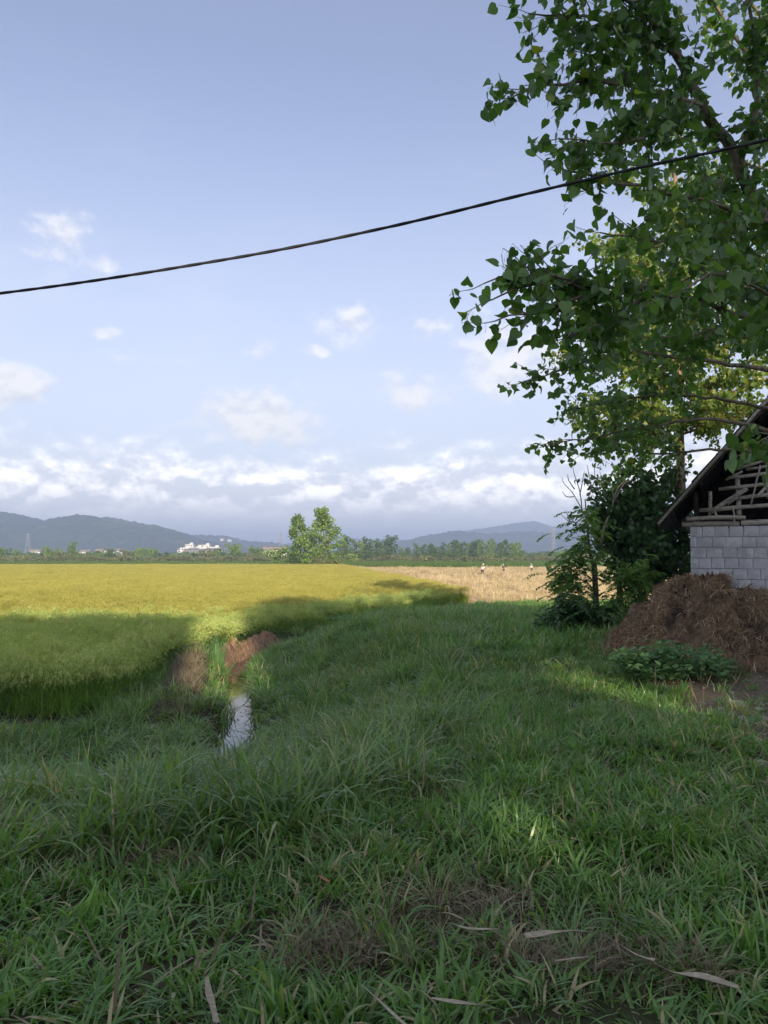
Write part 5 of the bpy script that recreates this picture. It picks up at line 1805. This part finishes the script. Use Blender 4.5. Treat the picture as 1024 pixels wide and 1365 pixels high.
def house(name, k_, x, y, z, lab, group, rz=0.0, sc=1.0):
    wall, roof, win, frame, w, d, h, fl = HP[k_]
    o = thing(name, (x, y, z), lab, 'house', group, rz)
    o.scale = (sc,) * 3
    link('wall', wall, o)
    link('roof', roof, o)
    nw = int(w / 3)
    for f_ in range(fl):
        for q in range(nw):
            wo_ = link('window', win, o, ((q - (nw - 1) / 2) * 2.9, -d / 2 - .02, h / fl * (f_ + .52)))
            link('frame', frame, wo_)
    return o


vill = [(247, 738, 0, 820), (253, 735, 3, 900), (259, 738, 1, 810), (264, 734, 0, 930), (270, 738, 0, 830), (275, 735, 3, 950), (281, 738, 1, 800), (286, 735, 0, 900), (291, 737, 2, 840), (278, 741, 1, 700), (256, 741, 2, 720), (243, 736, 1, 930)]
vill.sort()
for i, (px, py, kd, d) in enumerate(vill):
    p = at(px, py, d)
    house('village_house', kd, p.x, d, FLD + (739 - py) * d / FPX * .6 + .5, '%s, %s from the left in the white village' % (('flat roofed white house', 'white gabled house', 'long white gabled house', 'tall white block')[kd], ORD[i]), 'houses of the white village under the hill', ry.uniform(-.5, .5), 1.0)
for px, py, kd, d, lab in ((141, 737, 2, 560, 'small white house between trees below the left hill, nearer the village'), (155, 737, 1, 580, 'white house just right of the small one below the left hill'), (115, 736, 1, 700, 'white house half hidden by the slim pale tree'), (48, 738, 1, 640, 'low white house beside the pylon at far left'),
                           (366, 739, 2, 420, 'long white house peeping out left of the bright trees'), (362, 733, 0, 700, 'white house above the long one left of the bright trees')):
    p = at(px, py, d)
    house('farm_house', kd, p.x, d, FLD, lab, 'scattered white houses on the plain', ry.uniform(-.3, .3), .9)
for px, py, d, lab in ((296, 721, 2230, 'white house high on the saddle of the left hill'), (306, 722, 2230, 'second white house on the saddle of the left hill'), (683, 734, 1500, 'far white house below the right hill'), (692, 735, 1550, 'farthest right white house below the right hill')):
    p = at(px, py, d)
    if d > 2000:
        me_ = HILLS[1].data
        from mathutils.bvhtree import BVHTree
        bv_ = BVHTree.FromPolygons([v.co for v in me_.vertices], [tuple(q.vertices) for q in me_.polygons])
        hit = bv_.ray_cast(Vector((0, 0, CAM_H)), pix_dir(px, py).normalized())[0]
        if hit is not None:
            p = Vector((hit.x, hit.y, hit.z - 1.5))
    else:
        p.z = FLD
    house('hill_house', 1, p.x, p.y, p.z, lab, 'white houses near the hills', .2, 1.1)


def pylon(px, top, d, wd, lab):
    b = at(px, 740, d)
    h = at(px, top, d).z - FLD
    o = thing('power_pylon', (b.x, d, FLD), lab, 'pylon', 'power pylons on the plain', .3)
    mb = MB()
    lv = np.linspace(0, 1, 9)
    ww = wd * (1 - lv) ** 1.1 + .5
    r = h * .0045 + .05
    for sx in (-1, 1):
        for sy in (-1, 1):
            mb.tube([(sx * w_, sy * w_, l_ * h) for w_, l_ in zip(ww, lv)], r, 4)
    mb.build('mast', M['steel'], o)
    br = MB()
    for i in range(8):
        for (a, b_) in (((-1, -1), (1, -1)), ((1, -1), (1, 1)), ((1, 1), (-1, 1)), ((-1, 1), (-1, -1))):
            br.tube([(a[0] * ww[i], a[1] * ww[i], lv[i] * h), (b_[0] * ww[i + 1], b_[1] * ww[i + 1], lv[i + 1] * h)], r * .6, 3)
            br.tube([(b_[0] * ww[i], b_[1] * ww[i], lv[i] * h), (a[0] * ww[i + 1], a[1] * ww[i + 1], lv[i + 1] * h)], r * .6, 3)
    br.build('lattice', M['steel'], o)
    for z in (.72, .83, .94):
        MB().tube([(-h * .12, 0, z * h), (0, 0, z * h + .4), (h * .12, 0, z * h)], r * 1.2, 4).build('cross_arm', M['steel'], o)


pylon(37, 711, 1250, 4.5, 'squat lattice pylon in front of the left hill')
pylon(374, 708, 900, 1.5, 'thin lattice mast left of the bright mid field trees')
pylon(738, 704, 900, 1.5, 'thin lattice mast in front of the right hill')


def person(px, foot, head, d, lab, shirt, lean, rz):
    b = at(px, foot, d)
    o = thing('person', (b.x, d, FLD), lab, 'person', 'people harvesting in the stubble field', rz)
    H = 1.62

    def skin_mesh(name, chain, mat, parent, lev=1):
        verts, edges, rads = chain
        bm = bmesh.new()
        lay = bm.verts.layers.skin.verify()
        bv = [bm.verts.new(tuple(float(q_) for q_ in v_)) for v_ in verts]
        for i, r in enumerate(rads):
            bv[i][lay].radius = (r, r)
            bv[i][lay].use_root = i == 0
        for e_ in edges:
            bm.edges.new((bv[e_[0]], bv[e_[1]]))
        me = bpy.data.meshes.new(name)
        bm.to_mesh(me)
        bm.free()
        me.materials.append(mat)
        ob = link(name, me, parent)
        ob.modifiers.new('skin', 'SKIN')
        ss_ = ob.modifiers.new('sub', 'SUBSURF')
        ss_.levels = ss_.render_levels = lev
        return ob
    # bent over: lean is the forward angle of the trunk
    c_, s_ = math.cos(lean), math.sin(lean)
    hip = np.array([0, 0, .84])
    ch = hip + np.array([0, s_ * .40, c_ * .40])
    nk = hip + np.array([0, s_ * .56, c_ * .56])
    hd = nk + np.array([0, s_ * .14, c_ * .14 + .02])
    hd2 = hd + np.array([0, s_ * .07, c_ * .08 + .02])
    V, E, Rr = [], [], []

    def add(p, r, par=None):
        V.append(tuple(p))
        Rr.append(r)
        if par is not None:
            E.append((par, len(V) - 1))
        return len(V) - 1
    h0 = add(hip, .135)
    c1 = add(ch, .15, h0)
    n1_ = add(nk, .06, c1)
    e1 = add(hd, .09, n1_)
    add(hd2, .085, e1)
    for sx in (-1, 1):
        l1 = add(hip + np.array([sx * .10, 0, -.08]), .095, h0)
        l2 = add((sx * .12, .05 * sx + .04, .46), .062, l1)
        l3 = add((sx * .13, .10 * sx - .03, .08), .042, l2)
        add((sx * .14, .10 * sx + .12, .03), .036, l3)
        a1 = add(nk + np.array([sx * .19, 0, -.06]), .058, c1)
        a2 = add(nk + np.array([sx * .24, .10 + s_ * .05, -.32]), .042, a1)
        a3 = add(nk + np.array([sx * .16, .28 + s_ * .1, -.48]), .034, a2)
        add(nk + np.array([sx * .13, .36 + s_ * .1, -.53]), .030, a3)
    skin_mesh('body', (V, E, Rr), M['skin'], o)
    V, E, Rr = [], [], []
    h0 = add(hip + np.array([0, 0, .02]), .155)
    c1 = add(ch, .172, h0)
    add(nk + np.array([0, 0, -.03]), .09, c1)
    for sx in (-1, 1):
        a1 = add(nk + np.array([sx * .19, 0, -.06]), .075, c1)
        add(nk + np.array([sx * .235, .09 + s_ * .05, -.28]), .062, a1)
    skin_mesh('shirt', (V, E, Rr), shirt, o)
    V, E, Rr = [], [], []
    h0 = add(hip, .158)
    for sx in (-1, 1):
        l1 = add(hip + np.array([sx * .10, 0, -.10]), .115, h0)
        l2 = add((sx * .12, .05 * sx + .04, .46), .082, l1)
        add((sx * .13, .10 * sx - .03, .10), .062, l2)
    skin_mesh('trousers', (V, E, Rr), M['trouser'], o)
    hb = MB()
    a = np.arange(14) * 2 * PI / 14
    rows = [(.23, .0), (.13, .04), (.11, .11), (.04, .15)]
    vv = np.array([(r * np.cos(q), r * np.sin(q), z) for r, z in rows for q in a]) + (hd2 + np.array([0, 0, .03]))
    ff = [[i * 14 + j, i * 14 + (j + 1) % 14, (i + 1) * 14 + (j + 1) % 14, (i + 1) * 14 + j] for i in range(3) for j in range(14)]
    hb.add(vv, ff).build('hat', M['hat'], o, True)
    o.scale = ((b.z * 0 + (at(px, head, d).z - FLD) / (hd2[2] + .16)),) * 3
    return o


person(643, 767, 751.5, 110, 'person in white shirt and dark trousers stooping, leftmost in the field', M['shirt_w'], .45, -.6)
person(671.5, 764, 752, 124, 'person in dark clothes and pale hat standing, middle of three', M['shirt_d'], .15, .4)
person(709, 763, 751.5, 130, 'person in white shirt with raised elbows, rightmost of three', M['shirt_w'], .25, 2.6)

# straw piles in the stubble
piles = [(470, 764, 1.0), (492, 765, .8), (520, 763, 1.1), (548, 766, .9), (566, 764, 1.0), (588, 767, 1.2), (604, 768, 1.0), (618, 765, 1.1), (634, 766, 1.0), (660, 768, 1.5), (690, 765, 1.0), (722, 763, 1.0), (700, 770, .8), (576, 772, .9)]
piles.sort()
pm_ = []
for k_ in range(3):
    q = blade_clump(190, 0.75, 0.03, .42, 1.0, .9, ry, 3, tlo=0, thi=.92)
    q.tube([(0, 0, -.05), (0, 0, .12), (0, 0, .30)], [.5, .4, .1], 9)
    pm_.append(q.data('straw_pile', M['straw']))
for i, (px, py, s_) in enumerate(piles):
    d = (CAM_H - FLD) * FPX / (py - 740 + .5)
    p = at(px, py, d)
    o = link('straw_pile', pm_[i % 3], None, (p.x, d, FLD))
    o.scale = (s_ * 1.5, s_ * 1.3, s_)
    o.rotation_euler.z = ry.uniform(0, 6)
    tag(o, 'low heap of cut straw, %s from the left in the harvested field' % ORD[i], 'straw pile', 'straw piles in the harvested field')

# ------------------------------------------------------------------ behind the camera: unseen house and trees, placed and sized to shade the foreground
hh = 18.1
fw, fd = 15.1, 10.0
fx, fy = 6.1 - fw / 2, -32.0 - fd / 2
o = thing('shade_house', (fx, fy, -.02), 'unseen six storey flat roofed house behind the viewer, sized to cast shade', 'house', None)  # unseen, set back and sized so its roof casts the straight shade edge
MB().box((0, 0, hh / 2 - .15), (fw, fd, hh - .3)).build('wall', M['plaster'], o)
MB().box((0, 0, hh - .15 + .002), (fw + .3, fd + .3, .3)).build('roof', M['cement'], o)
for f_ in range(6):
    for q in range(4):
        wn_ = link('window', HP[0][2], o, ((q - 1.5) * 3.4, fd / 2 + .03, 1.6 + f_ * 3.0))
        link('frame', HP[0][3], wn_).rotation_euler.z = PI

rk = np.random.default_rng(123)
sh_cr, sh_tk, SHP = [], None, []
for k_ in range(2):
    n = 14000
    lob = np.array([(rk.normal(0, .15), rk.normal(0, .15), rk.uniform(.25, .88)) for i in range(34)])
    pick = rk.integers(0, 34, n)
    u = rk.normal(0, 1, (n, 3))
    u = u / np.linalg.norm(u, axis=1)[:, None] * (rk.uniform(0, 1, n) ** .4)[:, None]
    P = lob[pick] + u * np.array([.13, .13, .10])
    mb = MB()
    SHP.append((P, frames(rk.normal(0, 1, (n, 3)), rk), rk.uniform(.020, .032, n), rk.uniform(0, 1, n)))
    leaf_mesh(mb, *SHP[-1], OVAL_V * np.array([1.7, 1, 1]), OVAL_F)
    sh_cr.append(mb.data('crown', M['poplar']))
tm = MB().tube([(0, 0, -.02), (0, .005, .4), (0, 0, .85)], [.017, .012, .003], 9)
for i in range(12):
    z, a = rk.uniform(.25, .7), rk.uniform(0, 6.28)
    tm.tube([(0, 0, z), (math.cos(a) * .1, math.sin(a) * .1, z + .08), (math.cos(a) * .2, math.sin(a) * .2, z + .12)], [.006, .004, .002], 5)
sh_tk = tm.data('trunk', M['bark'])
for i, (x, y, h) in enumerate(((7.0, -34, 16.9), (10.6, -32, 22.2), (9.0, -35, 17.8), (14.0, -33, 23.4), (16.8, -32, 22.6), (19.6, -33, 23.6), (22.6, -32, 22.8), (25.8, -33, 23.2), (29, -32, 22))):  # places and heights set to fit the shade edge; short ones plug sun leaks
    o = thing('shade_tree', (x, y, 0), '%s leafy unseen shade tree counted from the farmhouse behind the viewer' % ORD[i], 'tree', 'unseen shade trees behind the viewer', rk.uniform(0, 6))
    o.scale = (h * .44, h * .44, h)
    link('trunk', sh_tk, o)
    cm_ = sh_cr[i % 2]
    if i < 3:           # leaves cut out along the sun's rays to shape two sun patches
        o.rotation_euler.z = 0
        P, fr_, sz_, ti_ = SHP[i % 2]
        wp = P * np.array([h * .44, h * .44, h]) + np.array([x, y, 0])
        k_ = wp[:, 2] / math.tan(SUN_EL)
        gx, gy = wp[:, 0] - k_ * math.sin(SUN_AZ), wp[:, 1] - k_ * math.cos(SUN_AZ)
        keep = np.ones(len(P), bool)
        for (ux, uy, ua, ub) in ((.80, 4.85, .85, 1.1), (-1.35, 4.5, .45, .8)):
            keep &= ((gx - ux) / ua) ** 2 + ((gy - uy) / ub) ** 2 > 1
        mb = MB()
        leaf_mesh(mb, P[keep], fr_[keep], sz_[keep], ti_[keep], OVAL_V * np.array([1.7, 1, 1]), OVAL_F)
        cm_ = mb.data('crown', M['poplar'])
    link('crown', cm_, o)
